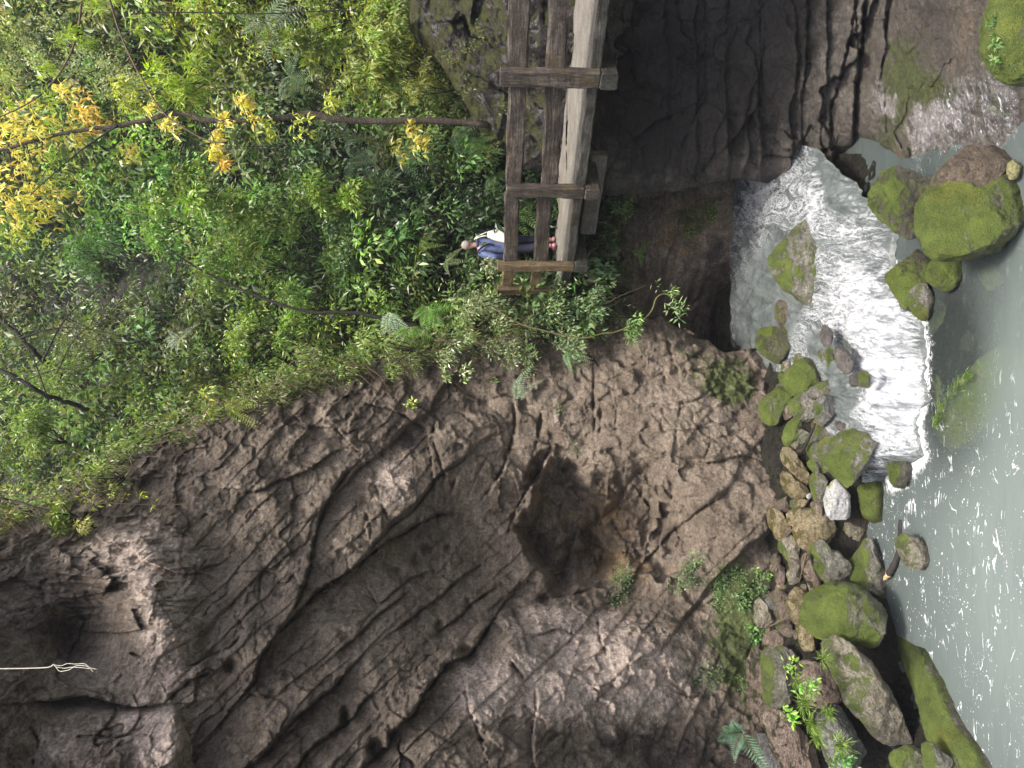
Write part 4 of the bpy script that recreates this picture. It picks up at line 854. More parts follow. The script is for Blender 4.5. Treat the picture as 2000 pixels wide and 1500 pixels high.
M_WOODY = wood_material('ochre_timber', (.05, .034, .018), (.12, .085, .045), (.22, .17, .10), .32)
M_CONC = wood_material('worn_concrete', (.09, .083, .068), (.165, .153, .127), (.25, .235, .205), .16)
M_EDGE = wood_material('mossy_concrete_edge', (.014, .014, .012), (.04, .039, .032), (.11, .105, .088), .34)
def beam(name, p0, p1, w, h, mat, parent, up=(0, 0, 1), jit=.006, seed=0, n=26, taper=1.0):
    """timber / concrete member from p0 to p1; w across, h along 'up'"""
    p0 = Vector(p0); p1 = Vector(p1); L = (p1 - p0).length; ax = (p1 - p0).normalized(); upv = Vector(up); upv = (upv - ax * upv.dot(ax)).normalized(); sd = upv.cross(ax)
    rr = np.random.default_rng(seed + 5)
    prof = []; c = .10
    for (a, b) in ((-.5, -.5 + c), (-.5 + c * h / w if w > h else -.5 + c, -.5), (.5 - c, -.5), (.5, -.5 + c), (.5, .5 - c), (.5 - c, .5), (-.5 + c, .5), (-.5, .5 - c)):
        prof.append((a * w, b * h))
    prof = np.array(prof); ns = len(prof); V = []
    xs = np.r_[0, .012, np.linspace(.03, L - .03, n), L - .012, L]
    for i, x in enumerate(xs):
        s = .9 if i in (0, len(xs) - 1) else 1.0
        q = np.c_[np.full(ns, x), prof * s]
        nz = np.stack([fbm(np.c_[np.full(ns, x * 2.2), prof * 9] + seed * 3.7, 4), fbm(np.c_[np.full(ns, x * 2.2), prof * 9] + seed * 5.1 + 40, 4)], 1)
        q[:, 1:] += nz * jit * 2.2
        V.append(q)
    V = np.concatenate(V); nr = len(xs); Q = []
    for i in range(nr - 1):
        for k in range(ns): Q.append((i * ns + k, i * ns + (k + 1) % ns, (i + 1) * ns + (k + 1) % ns, (i + 1) * ns + k))
    me = mesh_np(name, V, Q, None, smooth=False)
    bm = bmesh.new(); bm.from_mesh(me); bm.verts.ensure_lookup_table()
    bm.faces.new([bm.verts[k] for k in range(ns)][::-1]); bm.faces.new([bm.verts[(nr - 1) * ns + k] for k in range(ns)]); bm.to_mesh(me); bm.free()
    o = bpy.data.objects.new(name, me); COL.objects.link(o); me.materials.append(mat)
    M = Matrix((ax, sd, upv)).transposed().to_4x4(); M.translation = p0
    o.parent = parent; o.matrix_parent_inverse = Matrix.Translation(parent.location).inverted(); o.matrix_basis = M
    return o
DZ = -1.60                                     # deck height
A0 = Pz(1167, 0, DZ); B0 = Pz(1104, 508, DZ)   # near edge of the deck
ud = (B0 - A0); ud[2] = 0; Lb = np.linalg.norm(ud); ud /= Lb
nd = np.array([-ud[1], ud[0], 0]); nd = nd if nd[1] > 0 else -nd     # away from the viewer
START = A0 - ud * 2.6
def at(s, n, z): q = A0 + ud * s + nd * n; return Vector((q[0], q[1], z))
bridge = tag(empty('footbridge', at(Lb * .5, .8, DZ)), 'concrete footbridge with a pale deck and dark mossy edge hugging the crag', 'footbridge')
beam('deck', at(-2.6, 1.22, DZ - .075), at(Lb + .02, 1.22, DZ - .075), 2.30, .15, M_CONC, bridge, seed=1, n=60, jit=.004)
beam('kerb', at(-2.6, .03, DZ - .09), at(Lb + .05, .03, DZ - .09), .075, .15, M_EDGE, bridge, seed=2, n=60, jit=.009)
# second span turns further into the gorge
E = at(Lb, 0, DZ); T0 = Pz(1098, 566, DZ - .05); td = Vector(T0) - E; td.z = 0; td.normalize(); tn = Vector((-td.y, td.x, 0)); tn = tn if tn.x > 0 else -tn
beam('deck', E + tn * .78 + td * .03 + Vector((0, 0, -.075)), E + tn * .78 + td * 2.6 + Vector((0, 0, -.075)), 1.4, .15, M_CONC, bridge, seed=3, jit=.004)
beam('kerb', E + tn * .03 + td * .06 + Vector((0, 0, -.09)), E + tn * .03 + td * 2.6 + Vector((0, 0, -.09)), .075, .15, M_EDGE, bridge, seed=4, jit=.008)
for k, (n_, zz, s0, s1) in enumerate(((.75, -.46, Lb * .62, Lb * .99),)):
    beam('girder', at(s0, n_, DZ + zz), at(s1, n_, DZ + zz), .16, .28, M_CONC, bridge, seed=8 + k, jit=.003)
fence = tag(empty('fence', at(Lb * .5, 0, DZ)), 'rough timber railing of square posts and two broad rails beside the deck', 'fence')
def s_at(y):                                   # where photo column y crosses the deck edge
    q = Pz(1130, y, DZ); r = rays(1130, y)
    # intersect vertical plane of the deck edge
    t = np.dot(A0, nd) / np.dot(r, nd); return float(np.dot(r * t - A0, ud))
def z_at(x, y, n=0.0):
    r = rays(x, y); t = (np.dot(A0, nd) + n) / np.dot(r, nd); return float((r * t)[2])
PW = .30
posts = [(150, 976, 1160, .245), (371, 988, 1166, .20), (517, 971, 1114, .145)]
for k, (y, xt, xb, w) in enumerate(posts):
    s = s_at(y); zt = z_at(xt, y); 
    beam('post', at(s, -.045, DZ - .155), at(s, -.045, zt), .145, w, M_WOOD if k < 2 else M_WOODY, fence, up=ud, seed=20 + k, jit=.008)
    beam('joist_end', at(s, -.13, DZ - .285), at(s, 1.4, DZ - .285), w * 1.0, .25, M_EDGE if k != 1 else M_WOOD, bridge, seed=30 + k)
sp = [s_at(-420), s_at(150), s_at(371), s_at(517)]
rt = [(1014, 1012), (1011, 1004), (1000, 997)]; rl = [(1092, 1086), (1082, 1074), (1063, 1057)]
wt = [.285, .26, .235]; wl = [.27, .255, .235]
for k in range(3):
    s0, s1 = sp[k], sp[k + 1]
    y0 = [0, 168, 385][k]; y1 = [133, 357, 507][k]
    for (c0, c1), wd, nm in ((rt[k], wt[k], 't'), (rl[k], wl[k], 'l')):
        if k == 0:
            z1 = z_at(c1, 133); z0 = z_at(c0, 0); z0 = z1 + (z0 - z1) * 3.0
        else: z0 = z_at(c0, y0); z1 = z_at(c1, y1)
        beam('rail', at(s0 + (.0 if k == 0 else .10), .035, z0), at(s1 - .02, .035, z1), .085, wd, M_WOOD, fence, seed=40 + k * 2 + (nm == 'l'), jit=.009, n=40)
# turned end: last post and its short rails
def on_span(y, x):
    r = rays(x, y); nrm = np.array(tn); t = np.dot(np.array(E), nrm) / np.dot(r, nrm); return Vector(r * t)
q = on_span(562, 1098)
s4 = (q - E).dot(td)
pt = on_span(562, 971)
beam('post', E + td * s4 - tn * .04 + Vector((0, 0, -.12)), Vector((E.x, E.y, 0)) + td * s4 - tn * .04 + Vector((0, 0, pt.z)), .13, .16, M_WOODY, fence, up=td, seed=50)
for c0, c1, wd, k in ((994, 990, .20, 0), (1050, 1044, .20, 1)):
    a = on_span(524, c0); b = on_span(556, c1)
    beam('rail', a, b, .08, wd, M_WOODY, fence, seed=52 + k, jit=.012)

# ---- person walking away along the bridge ------------------------------------------------
def simple_mat(name, col, rough=.7, nz=0.0, sc=30, spec=.3):
    m, nt, out = new_mat(name); B = NB(nt); co = B.n('ShaderNodeTexCoord').outputs['Object']
    n = B.noise(co, sc, 5, .6); n2 = B.noise(co, sc * .25, 4, .6)
    c = B.mix(1.0, col, B.ramp(B.math('ADD', B.math('MULTIPLY', n, .5), B.math('MULTIPLY', n2, .5)), [(.3, (1 - nz,) * 3), (.7, (1 + nz,) * 3)]), 'MULTIPLY')
    B.principled(out, c, rough, B.bump(n2, .4, .02), spec)
    return m
M_SKIN = simple_mat('skin', (.52, .27, .21), .55, .12); M_HAIR = simple_mat('grey_hair', (.30, .25, .23), .8, .5, 120)
M_JACKET = simple_mat('blue_jacket', (.10, .125, .24), .6, .22, 14); M_NAVY = simple_mat('navy_sleeve', (.018, .022, .045), .6, .3); M_TROUS = simple_mat('navy_trousers', (.012, .014, .026), .75, .3)
M_SHOE = simple_mat('pink_shoe', (.42, .20, .24), .6, .3); M_TOTE = simple_mat('cream_canvas', (.72, .68, .55), .8, .08, 40); M_TOTE_SHADE = simple_mat('shaded_canvas', (.36, .29, .22), .8, .1); M_BLACK = simple_mat('black_strap', (.012, .012, .014), .6, .1)
def skin_body(name, joints, edges, mat, sub=2, parent=None, root=0):
    me = bpy.data.meshes.new(name); me.from_pydata([j[:3] for j in joints], edges, []); o = bpy.data.objects.new(name, me); COL.objects.link(o)
    md = o.modifiers.new('skin', 'SKIN'); md.use_smooth_shade = True
    for v, j in zip(me.skin_vertices[0].data, joints):
        v.radius = (j[3], j[4] if len(j) > 4 else j[3])
    me.skin_vertices[0].data[root].use_root = True
    ss = o.modifiers.new('sub', 'SUBSURF'); ss.levels = sub; ss.render_levels = sub
    dg = bpy.context.evaluated_depsgraph_get(); dg.update(); nm = bpy.data.meshes.new_from_object(o.evaluated_get(dg))
    bpy.data.objects.remove(o); nm.name = name; nm.materials.clear(); nm.materials.append(mat)
    q = bpy.data.objects.new(name, nm); COL.objects.link(q)
    for p in nm.polygons: p.use_smooth = True
    if parent: q.parent = parent
    return q
foot = Pz(1086, 478, DZ)
per = tag(empty('person', foot), 'person in a blue jacket and navy trousers walking away along the bridge', 'person')
per.rotation_euler = (0, 0, math.radians(14)); per.scale = (1.03,) * 3
# joints in metres, x = right, y = forward (away from the viewer), z = up
J = [(0,0,.95,.13,.10),(.0,.0,1.10,.135,.10),(-.005,.015,1.28,.16,.105),(-.01,.02,1.42,.14,.09),(-.005,.035,1.50,.052),(.0,.05,1.56,.055),(.0,.06,1.64,.072,.085),(.0,.065,1.71,.07,.08),(.0,.06,1.745,.045),
 (.19,.01,1.41,.058),(.245,-.01,1.14,.044),(.225,.09,.92,.030),(.222,.12,.86,.026),(-.20,.01,1.40,.058),(-.285,-.06,1.15,.044),(-.235,.06,.95,.030),(-.225,.10,.89,.026),
 (.095,0,.86,.088),(.10,.05,.50,.060),(.10,-.02,.10,.042),(.105,.10,.035,.036),(-.095,0,.86,.088),(-.10,-.05,.52,.060),(-.10,-.20,.14,.042),(-.105,-.10,.045,.036),
 (0,.14,1.645,.012),(.078,.06,1.645,.012),(-.078,.06,1.645,.012)]
Ed = [(0,1),(1,2),(2,3),(3,4),(4,5),(5,6),(6,7),(7,8),(3,9),(9,10),(10,11),(11,12),(3,13),(13,14),(14,15),(15,16),(0,17),(17,18),(18,19),(19,20),(0,21),(21,22),(22,23),(23,24),(6,25),(6,26),(6,27)]
base = len(J)
for hx, hy, hz, sgn, par in ((.222, .12, .86, 1, 12), (-.225, .10, .89, -1, 16)):
    pl = len(J); J.append((hx, hy + .03, hz - .045, .022)); Ed.append((par, pl))
    for k, ln in enumerate((.060, .070, .066, .052)):
        a = len(J); off = (k - 1.5) * .017
        J += [(hx + off * .3, hy + .035 + off, hz - .085, .0095), (hx - sgn * .008 + off * .3, hy + .04 + off, hz - .085 - ln * .55, .009), (hx - sgn * .026 + off * .3, hy + .035 + off, hz - .085 - ln, .008)]
        Ed += [(pl, a), (a, a + 1), (a + 1, a + 2)]
    a = len(J); J += [(hx - sgn * .005, hy + .065, hz - .05, .010), (hx - sgn * .012, hy + .082, hz - .085, .009)]; Ed += [(pl, a), (a, a + 1)]
body = skin_body('body', J, Ed, M_SKIN, 2, per)
jk = [(0,0,.86,.215,.165),(0,0,1.0,.205,.155),(-.005,.01,1.18,.205,.145),(-.01,.02,1.36,.195,.135),(-.01,.025,1.46,.12,.095),(-.005,.035,1.505,.075),(.17,.01,1.42,.085),(.215,.0,1.33,.080),(.255,-.01,1.14,.068),(.24,.08,.945,.055),(-.18,.01,1.41,.085),(-.225,-.01,1.32,.080),(-.295,-.06,1.15,.070),(-.25,.05,.97,.056)]
jacket = skin_body('jacket', jk, [(0,1),(1,2),(2,3),(3,4),(4,5),(3,6),(6,7),(7,8),(8,9),(3,10),(10,11),(11,12),(12,13)], M_JACKET, 2, per)
jm = jacket.data; vv = np.empty(len(jm.vertices) * 3); jm.vertices.foreach_get('co', vv); vv = vv.reshape(-1, 3)
vv += (fbm(vv * 9, 3) * .012)[:, None] * np.array([1, 1, .3]); jm.vertices.foreach_set('co', vv.ravel()); jm.materials.append(M_NAVY)
for p in jm.polygons:
    if p.center[0] > .165 and p.center[2] < 1.47: p.material_index = 1
trous = skin_body('trousers', [(0,0,.96,.15,.115),(.095,0,.86,.105),(.10,.045,.52,.088),(.10,-.015,.12,.080),(-.095,0,.86,.105),(-.10,-.045,.53,.088),(-.10,-.185,.17,.078)], [(0,1),(1,2),(2,3),(0,4),(4,5),(5,6)], M_TROUS, 2, per)
for sx, py, pz in ((.102, -.03, .045), (-.102, -.20, .06)):
    skin_body('shoe', [(sx, py - .05, pz, .045), (sx, py + .04, pz - .003, .048), (sx, py + .16, pz - .012, .042), (sx, py + .21, pz - .015, .03)], [(0,1),(1,2),(2,3)], M_SHOE, 2, per)
hv, hf = ICO[4]; hv = hv.copy(); keep = (hv[:, 2] > -.25) | (hv[:, 1] < -.55)
hq = hv * np.array([.083, .098, .10]) ; hq += hq / .09 * (fbm(hv * 6, 3) * .004)[:, None]; hq += np.array([0, .055, 1.685])
kf = hf[keep[hf].all(1) & ((hv[hf].mean(1)[:, 1] < .55) | (hv[hf].mean(1)[:, 2] > .45)) & (hv[hf].mean(1)[:, 2] > -.55)]
hair = obj('hair', mesh_np('hair', hq, None, kf), M_HAIR); hair.parent = per
hood = skin_body('collar', [(.07,-.02,1.50,.030),(.05,-.075,1.49,.034),(-.04,-.085,1.49,.036),(-.08,-.03,1.50,.032)], [(0,1),(1,2),(2,3)], M_JACKET, 2, per)
# shoulder strap
st = smooth_line([(-.20,-.03,1.50),(-.17,-.11,1.45),(-.10,-.135,1.36),(-.06,-.14,1.25),(-.10,-.15,1.18)], 14)
sv, sq, stt = tube_arrays(st, .016, 6); o = obj('shoulder_strap', mesh_np('shoulder_strap', sv, sq, stt), M_BLACK); o.parent = per
# canvas tote bag hung over the shoulder, resting on the back
bag = tag(empty('tote_bag', foot), 'cream canvas tote bag hanging on the back of the person', 'bag'); bag.rotation_euler = per.rotation_euler; bag.scale = per.scale
def bag_panel():
    n, mm = 18, 14; V = []
    for i in range(n):
        t = i / (n - 1); z = 1.30 - t * .46; hw = .055 + .115 * min(1, t * 1.25) ** .8; thk = .012 + .05 * math.sin(math.pi * min(1, t * .9)) 
        for k in range(mm):
            a = k / mm * 2 * math.pi
            V.append((.095 + hw * math.copysign(abs(math.cos(a)) ** .6, math.cos(a)), -.205 + thk * math.sin(a) + .02 * math.sin(t * 4) , z - .02 * math.sin(a * 2) * t))
    V = np.array(V); Q = [(i * mm + k, i * mm + (k + 1) % mm, (i + 1) * mm + (k + 1) % mm, (i + 1) * mm + k) for i in range(n - 1) for k in range(mm)]
    V = np.r_[V, [[.095, -.205, .84]]]; T = [((n - 1) * mm + k, (n - 1) * mm + (k + 1) % mm, n * mm) for k in range(mm)]
    V[:-1] += (fbm(V[:-1] * 14, 3) * .006)[:, None]
    return V, Q, T
bv, bq, bt = bag_panel(); o = obj('pouch', mesh_np('pouch', bv, bq, bt), M_TOTE); o.parent = bag
o.data.materials.append(M_TOTE_SHADE)
for p in o.data.polygons:
    if p.center[2] < .97: p.material_index = 1  # shadow on the lower pouch painted as a darker canvas
for dx in (-.035, .045):
    l = smooth_line([(.10 + dx, -.205, 1.30), (.085 + dx * .55, -.20, 1.38), (.07 + dx * .3, -.13, 1.49), (.08, -.02, 1.535), (.11, .10, 1.45)], 16)
    sv, sq, stt = tube_arrays(l, .010, 6); o = obj('strap', mesh_np('strap', sv, sq, stt), M_TOTE); o.parent = bag

# ---- rope hanging from the overhang, sticks ------------------------------------------------
M_ROPE = simple_mat('pale_rope', (.62, .58, .47), .8, .2, 60)
def hang(pts, D, r): return (P(np.array([a for a, b in smooth_line(pts, 30)]), np.array([b for a, b in smooth_line(pts, 30)]), D), r)
rp = empty('rope', tuple(P(0, 1305, 8.0))); tag(rp, 'pale rope hanging from the overhang with a frayed knotted end', 'rope')
l, r = hang([(-120,1307),(0,1306),(60,1305),(95,1303),(105,1297)], 8.0, .0065); v, q, t = tube_arrays(l, r, 6); obj('cord', mesh_np('cord', v, q, t), M_ROPE, parent=rp)
for k, pts in enumerate(([(105,1297),(112,1306),(118,1311),(135,1308),(150,1300),(172,1302),(182,1312)], [(103,1298),(120,1300),(132,1296),(150,1297),(165,1296),(176,1304),(190,1307)], [(108,1302),(125,1305),(140,1303),(160,1304),(175,1306)])):
    l, r = hang(pts, 8.0, .0042); v, q, t = tube_arrays(l, r, 5); obj('frayed_strand', mesh_np('frayed_strand', v, q, t), M_ROPE, parent=rp)
M_STICK = simple_mat('dark_bark', (.028, .024, .022), .85, .4, 30); M_CUT = simple_mat('broken_wood', (.5, .36, .2), .8, .2, 40); M_TWIG = simple_mat('dry_twig', (.13, .09, .06), .8, .3, 30)
br = empty('fallen_branch', tuple(Pz(1745, 1090, -5.98))); tag(br, 'black curved branch lying half in the pool with a pale snapped end', 'branch')
c2 = smooth_line([(1760,1015),(1758,1045),(1756,1075),(1748,1100),(1736,1122)], 24); l = Pz(c2[:, 0], c2[:, 1], np.linspace(-6.02, -5.93, 24)); v, q, t = tube_arrays(l, np.linspace(.035, .05, 24) * .9, 9, .08); obj('wood', mesh_np('wood', v, q, t), M_STICK, parent=br)
c2 = smooth_line([(1736,1122),(1730,1128),(1726,1134)], 5); l = Pz(c2[:, 0], c2[:, 1], np.full(5, -5.93)); v, q, t = tube_arrays(l, [.040, .036, .03, .018, .006], 9, .2); obj('snapped_end', mesh_np('snapped_end', v, q, t), M_CUT, parent=br)
l = Pz(np.array([1592, 1580, 1568.]), np.array([828, 855, 880.]), np.array([-5.0, -5.02, -5.05])); tag(tubes('stick', [(smooth_line(l, 12), np.linspace(.016, .026, 12))], M_STICK, 7, loc=tuple(l[1])), 'thin dark stick poking out between mossy stones', 'stick')
for pts, zz, lab in (([(1502,1224),(1525,1212),(1548,1196),(1558,1180)], -4.62, 'bent dry twig lying across the brown and ochre stones'), ([(1555,1020),(1546,1036),(1536,1046)], -4.72, 'short curved dry twig under the orange ochre rock'), ([(1566,1110),(1575,1080),(1560,1140)], -4.8, 'fine root crossing the gap above the yellow ochre rock')):
    c2 = smooth_line(pts, 14); l = Pz(c2[:, 0], c2[:, 1], np.full(14, zz)); tag(tubes('twig', [(l, np.linspace(.012, .005, 14))], M_TWIG, 5, loc=tuple(l[0])), lab, 'twig')
# ------------------------------------------------------------------ vegetation
def leaf_material(name, trans=.35, rough=.42):
    m, nt, out = new_mat(name); B = NB(nt)
    c = B.attr('tint', True); co = B.n('ShaderNodeTexCoord').outputs['Object']
    n = B.noise(co, 14, 3, .6); c = B.mix(.8, c, B.ramp(n, [(.3, (.7, .72, .7)), (.7, (1.3, 1.28, 1.25))]), 'MULTIPLY')
    p = B.principled(None, c, rough, None, .5)
    t = B.n('ShaderNodeBsdfTranslucent'); B.l(B.mix(1.0, c, (1.25, 1.35, .6), 'MULTIPLY'), t.inputs[0])
    mx = B.n('ShaderNodeMixShader'); mx.inputs[0].default_value = trans; B.l(p.outputs[0], mx.inputs[1]); B.l(t.outputs[0], mx.inputs[2]); B.l(mx.outputs[0], out.inputs['Surface'])
    return m
M_LEAF = leaf_material('leaf', .35, .33); M_GLOSS = leaf_material('glossy_leaf', .22, .26)
M_BARK = rock_material('mossy_bark', (.05, .04, .03), (.12, .095, .07), (.22, .18, .14), moss=.52, moss_col=((.06, .06, .012), (.15, .14, .03)), scale=5, top=False)
M_DARKBARK = simple_mat('dark_twig_bark', (.022, .018, .015), .8, .4, 25); M_STEM = simple_mat('green_stem', (.14, .13, .045), .7, .3, 25)
def nrm(v): return v / (np.linalg.norm(v, axis=-1, keepdims=True) + 1e-9)
class Leaves:
    def __init__(s): s.V = []; s.T = []; s.n = 0
    def add(s, base, d, up, L, W, tint):
        d = nrm(d); side = nrm(np.cross(d, up)); nn = np.cross(side, d); L = np.broadcast_to(L, (len(base),))[:, None]; W = np.broadcast_to(W, (len(base),))[:, None]
        mid = base + d * L * .42
        v = np.stack([base, mid + side * W * .5 + nn * W * .16, base + d * L - nn * L * .08, mid - side * W * .5 + nn * W * .16], 1)
        s.V.append(v.reshape(-1, 3)); t_ = np.broadcast_to(tint, base.shape); t_ = (t_ * .92 + t_.mean(1, keepdims=True) * .08) * 1.5; s.T.append(np.repeat(t_, 4, 0)); s.n += len(base)
    def arrays(s):
        V = np.concatenate(s.V); return V, np.arange(len(V)).reshape(-1, 4), np.concatenate(s.T)
    def build(s, name, mat=None, loc=None, parent=None):
        V, Q, T = s.arrays(); me = mesh_np(name, V, Q, None, smooth=False); add_attr(me, 'tint', np.clip(T, .004, .8)); return obj(name, me, mat or M_LEAF, loc, parent)
def rnd(n): return nrm(RNG.normal(size=(n, 3)))
def clump(L, c, r, n, ll, tint, droop=.35, squash=(1, 1, .8), aspect=.42, spread=.17, toward=None):
    """leaves filling an uneven ball; most near the outside"""
    u = rnd(n); lump = 1 + .35 * perlin(u * 1.7 + np.array(c) * 3.1)
    rad = (RNG.random(n) ** .45) * lump
    pos = np.array(c) + u * rad[:, None] * r * np.array(squash)
    d = u * .7 + rnd(n) * .75; d[:, 2] -= droop; d[:, 1] -= .15
    up = rnd(n) * .55 + np.array([.05, -.25, .8]) + u * .3
    le = ll * RNG.uniform(.6, 1.25, n)
    t = np.array(tint) * np.exp(RNG.normal(0, spread, n))[:, None] * np.exp(RNG.normal(0, .12, (n, 3)))
    L.add(pos, d, up, le, le * aspect, t)
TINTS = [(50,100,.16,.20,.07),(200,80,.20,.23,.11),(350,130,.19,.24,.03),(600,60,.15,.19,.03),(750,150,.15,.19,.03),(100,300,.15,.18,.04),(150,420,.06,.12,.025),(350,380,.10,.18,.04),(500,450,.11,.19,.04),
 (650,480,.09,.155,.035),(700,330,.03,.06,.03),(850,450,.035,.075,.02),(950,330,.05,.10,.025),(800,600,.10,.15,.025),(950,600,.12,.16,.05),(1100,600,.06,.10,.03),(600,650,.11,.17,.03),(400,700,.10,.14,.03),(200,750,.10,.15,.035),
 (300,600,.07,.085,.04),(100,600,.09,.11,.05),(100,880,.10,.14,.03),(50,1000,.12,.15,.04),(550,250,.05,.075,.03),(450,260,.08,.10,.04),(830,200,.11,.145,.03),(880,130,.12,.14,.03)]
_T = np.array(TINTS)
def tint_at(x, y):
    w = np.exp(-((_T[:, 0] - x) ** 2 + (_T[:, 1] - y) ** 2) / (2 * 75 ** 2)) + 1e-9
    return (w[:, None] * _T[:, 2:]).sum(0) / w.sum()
GAPS = [(690,300,55,45,.7),(780,400,70,70,.8),(620,215,60,40,.6),(210,560,60,50,.75),(880,540,40,60,.6),(600,560,40,40,.4),(330,620,80,60,.65),(470,230,40,50,.45),(250,110,40,30,.4),(960,210,60,50,.9),(560,720,60,40,.8),(700,230,40,30,.3)]
# ---- undergrowth that clothes the hillside (one mass) -----------------------------------
Lv = Leaves(); N = 0
cx = RNG.uniform(-90, 1190, 9000); cyy = RNG.uniform(-90, 1090, 9000)
dens = 1 - sum(v * np.exp(-((cx - a) / rx) ** 2 - ((cyy - b) / ry) ** 2) for a, b, rx, ry, v in GAPS)
nzd = fbm(np.stack([cx / 90, cyy / 90, cx * 0], 1), 3)
ok = (cyy < lip(cx) + 15) & (RNG.random(9000) < dens * (.55 + .6 * nzd)) & ~((cx > 845) & (cyy < crag_edge(cx) - 5)) 
cx = cx[ok][:3300]; cyy = cyy[ok][:3300]
Dh = hill_D(cx, cyy)
for x, y, D in zip(cx, cyy, Dh):
    far = D > 19
    r = RNG.uniform(15, 54) * D / F; c = P(x, y, D - r * RNG.uniform(.1, 1.4))
    low = RNG.random() < .55        # inner clumps tinted dark: shade beneath the outer sprays painted into leaf colour
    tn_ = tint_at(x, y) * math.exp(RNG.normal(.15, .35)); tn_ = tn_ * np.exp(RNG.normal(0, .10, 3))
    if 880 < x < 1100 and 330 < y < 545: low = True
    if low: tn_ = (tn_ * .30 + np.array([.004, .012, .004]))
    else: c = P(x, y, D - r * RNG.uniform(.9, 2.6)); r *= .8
    big = RNG.random() < .35
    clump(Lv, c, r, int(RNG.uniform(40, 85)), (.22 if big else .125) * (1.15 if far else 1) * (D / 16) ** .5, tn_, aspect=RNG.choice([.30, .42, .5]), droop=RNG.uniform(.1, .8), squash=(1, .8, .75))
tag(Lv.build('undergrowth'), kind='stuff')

# ---- climbing fringe draped over the rim of the cliff -----------------------------------
Lf = Leaves(); stems = []
for k in range(900):
    x = RNG.uniform(-80, 1235); y = lip(x) - RNG.triangular(-52, -5, 55) * (1.0 if x < 1000 else .8)
    if fbm(np.array([[x / 60, 3.1, .5]]), 3)[0] < -.05 and RNG.random() < .75: continue
    if RNG.random() < .35 and x < 480: y += RNG.uniform(0, 110)
    if RNG.random() < .10: y += RNG.uniform(0, 90)
    D = float(CL(np.array(x), np.array(lip(x)))) - .15 + RNG.normal(0, .2)
    if y < lip(x): D += .35
    r = RNG.uniform(8, 24) * D / F
    clump(Lf, P(x, y, D), r, int(RNG.uniform(18, 46)), RNG.uniform(.06, .11), (tint_at(x, y) * .9 + np.array([.02, .015, .005])) * math.exp(RNG.normal(0, .35)), droop=.9, squash=(1, .7, 1.2), aspect=RNG.choice([.25, .4]))
fr_ = Lf.build('creeper'); tag(fr_, kind='stuff')
rl_ = []
for k in range(150):
    x = RNG.uniform(-60, 1200); y = lip(x) + RNG.uniform(-30, 25); D = float(CL(np.array(x), np.array(lip(x)))) - .25
    n = 7; L_ = RNG.uniform(25, 120); ang = RNG.normal(.35, .35); wob = RNG.normal(0, 5, n).cumsum()
    px = x + np.linspace(0, L_, n) * math.cos(ang); py = y + np.linspace(0, L_, n) * math.sin(ang) + wob
    rl_.append((P(px, py, np.full(n, D - RNG.uniform(0, .3))), np.linspace(.009, .004, n)))
v, q, t = join_arrays([tube_arrays(p, r, 4) for p, r in rl_]); tag(obj('dangling_roots', mesh_np('dangling_roots', v, q, t), M_TWIG), kind='stuff')

# ---- shrubs that stand out --------------------------------------------------------------
def shrub(x, y, rpx, label, tint, n=900, ll=.12, aspect=.42, D=None, group=None, name='shrub', mat=None, lobes=7, droop=.35, stemdown=1.3, pull=.5, spread=.16, elong=(1, 1)):
    D = float(hill_D(np.array([x]), np.array([y]))[0]) - pull if D is None else D
    r = rpx * D / F; c = P(x, y, D); base = P(x + rpx * stemdown, y + RNG.normal(0, .25) * rpx, D + .3 * r)
    root = tag(empty(name, tuple(base)), label, 'shrub' if name == 'shrub' else name.replace('_', ' '), group)
    L = Leaves(); st = []
    for k in range(lobes):
        dx, dy = RNG.normal(0, .48, 2) * rpx * np.array(elong)
        cc = P(x + dx, y + dy, D + RNG.normal(0, .35) * r); clump(L, cc, r * RNG.uniform(.32, .55), n // lobes, ll, np.array(tint) * math.exp(RNG.normal(0, .18)), aspect=aspect, droop=droop, spread=spread)
        st.append((smooth_line([base, (base * .5 + cc * .5) + RNG.normal(0, .08, 3) * r, cc], 8), np.linspace(.012, .004, 8) * max(1, r)))
    L.build('foliage', mat or M_LEAF, parent=root)
    v, q, t = join_arrays([tube_arrays(p, r_, 5) for p, r_ in st]); obj('stem', mesh_np('stem', v, q, t), M_DARKBARK, parent=root)
    return root
shrub(360, 395, 70, 'vivid green leafy shrub highest of the bright bushes on the slope', (.15, .22, .03), 1500, .15, mat=M_GLOSS, elong=(1.1, .7), D=16.0)
shrub(300, 430, 45, 'light green bush whose pointed top hangs above the vivid shrub', (.14, .24, .05), 700, .13, D=16.6)
shrub(640, 375, 62, 'glossy bright shrub catching the light beside the dark ferny hollow', (.17, .25, .03), 1400, .13, mat=M_GLOSS, elong=(.9, 1), D=15.3)
shrub(520, 420, 60, 'mid green bush between the two vivid shrubs', (.12, .18, .03), 1100, .13, D=16.0)
shrub(470, 520, 70, 'broad fresh green bush in the middle of the slope', (.13, .19, .03), 1400, .13, D=15.8)
shrub(690, 460, 65, 'dense dark green shrub with white glints above the walker', (.065, .115, .035), 1300, .11, mat=M_GLOSS, D=15.2)
shrub(580, 610, 50, 'yellow green bush growing behind the slender black trunk', (.12, .19, .03), 900, .11, D=15.3)
shrub(460, 640, 45, 'small bright bush with orange tinged leaves near the cliff rim', (.12, .17, .03), 700, .11, D=15.8)
shrub(770, 30, 55, 'lime yellow bush drooping over the mossy crag', (.15, .20, .03), 1000, .14, aspect=.34, D=13.0, droop=.7)
shrub(760, 130, 70, 'lemon green spray of narrow leaves above the crag', (.16, .20, .03), 1500, .15, aspect=.28, D=13.6, droop=.7)
shrub(830, 170, 45, 'feathery yellow plant trailing onto the crag', (.17, .18, .03), 800, .09, aspect=.3, D=13.4, droop=.9)
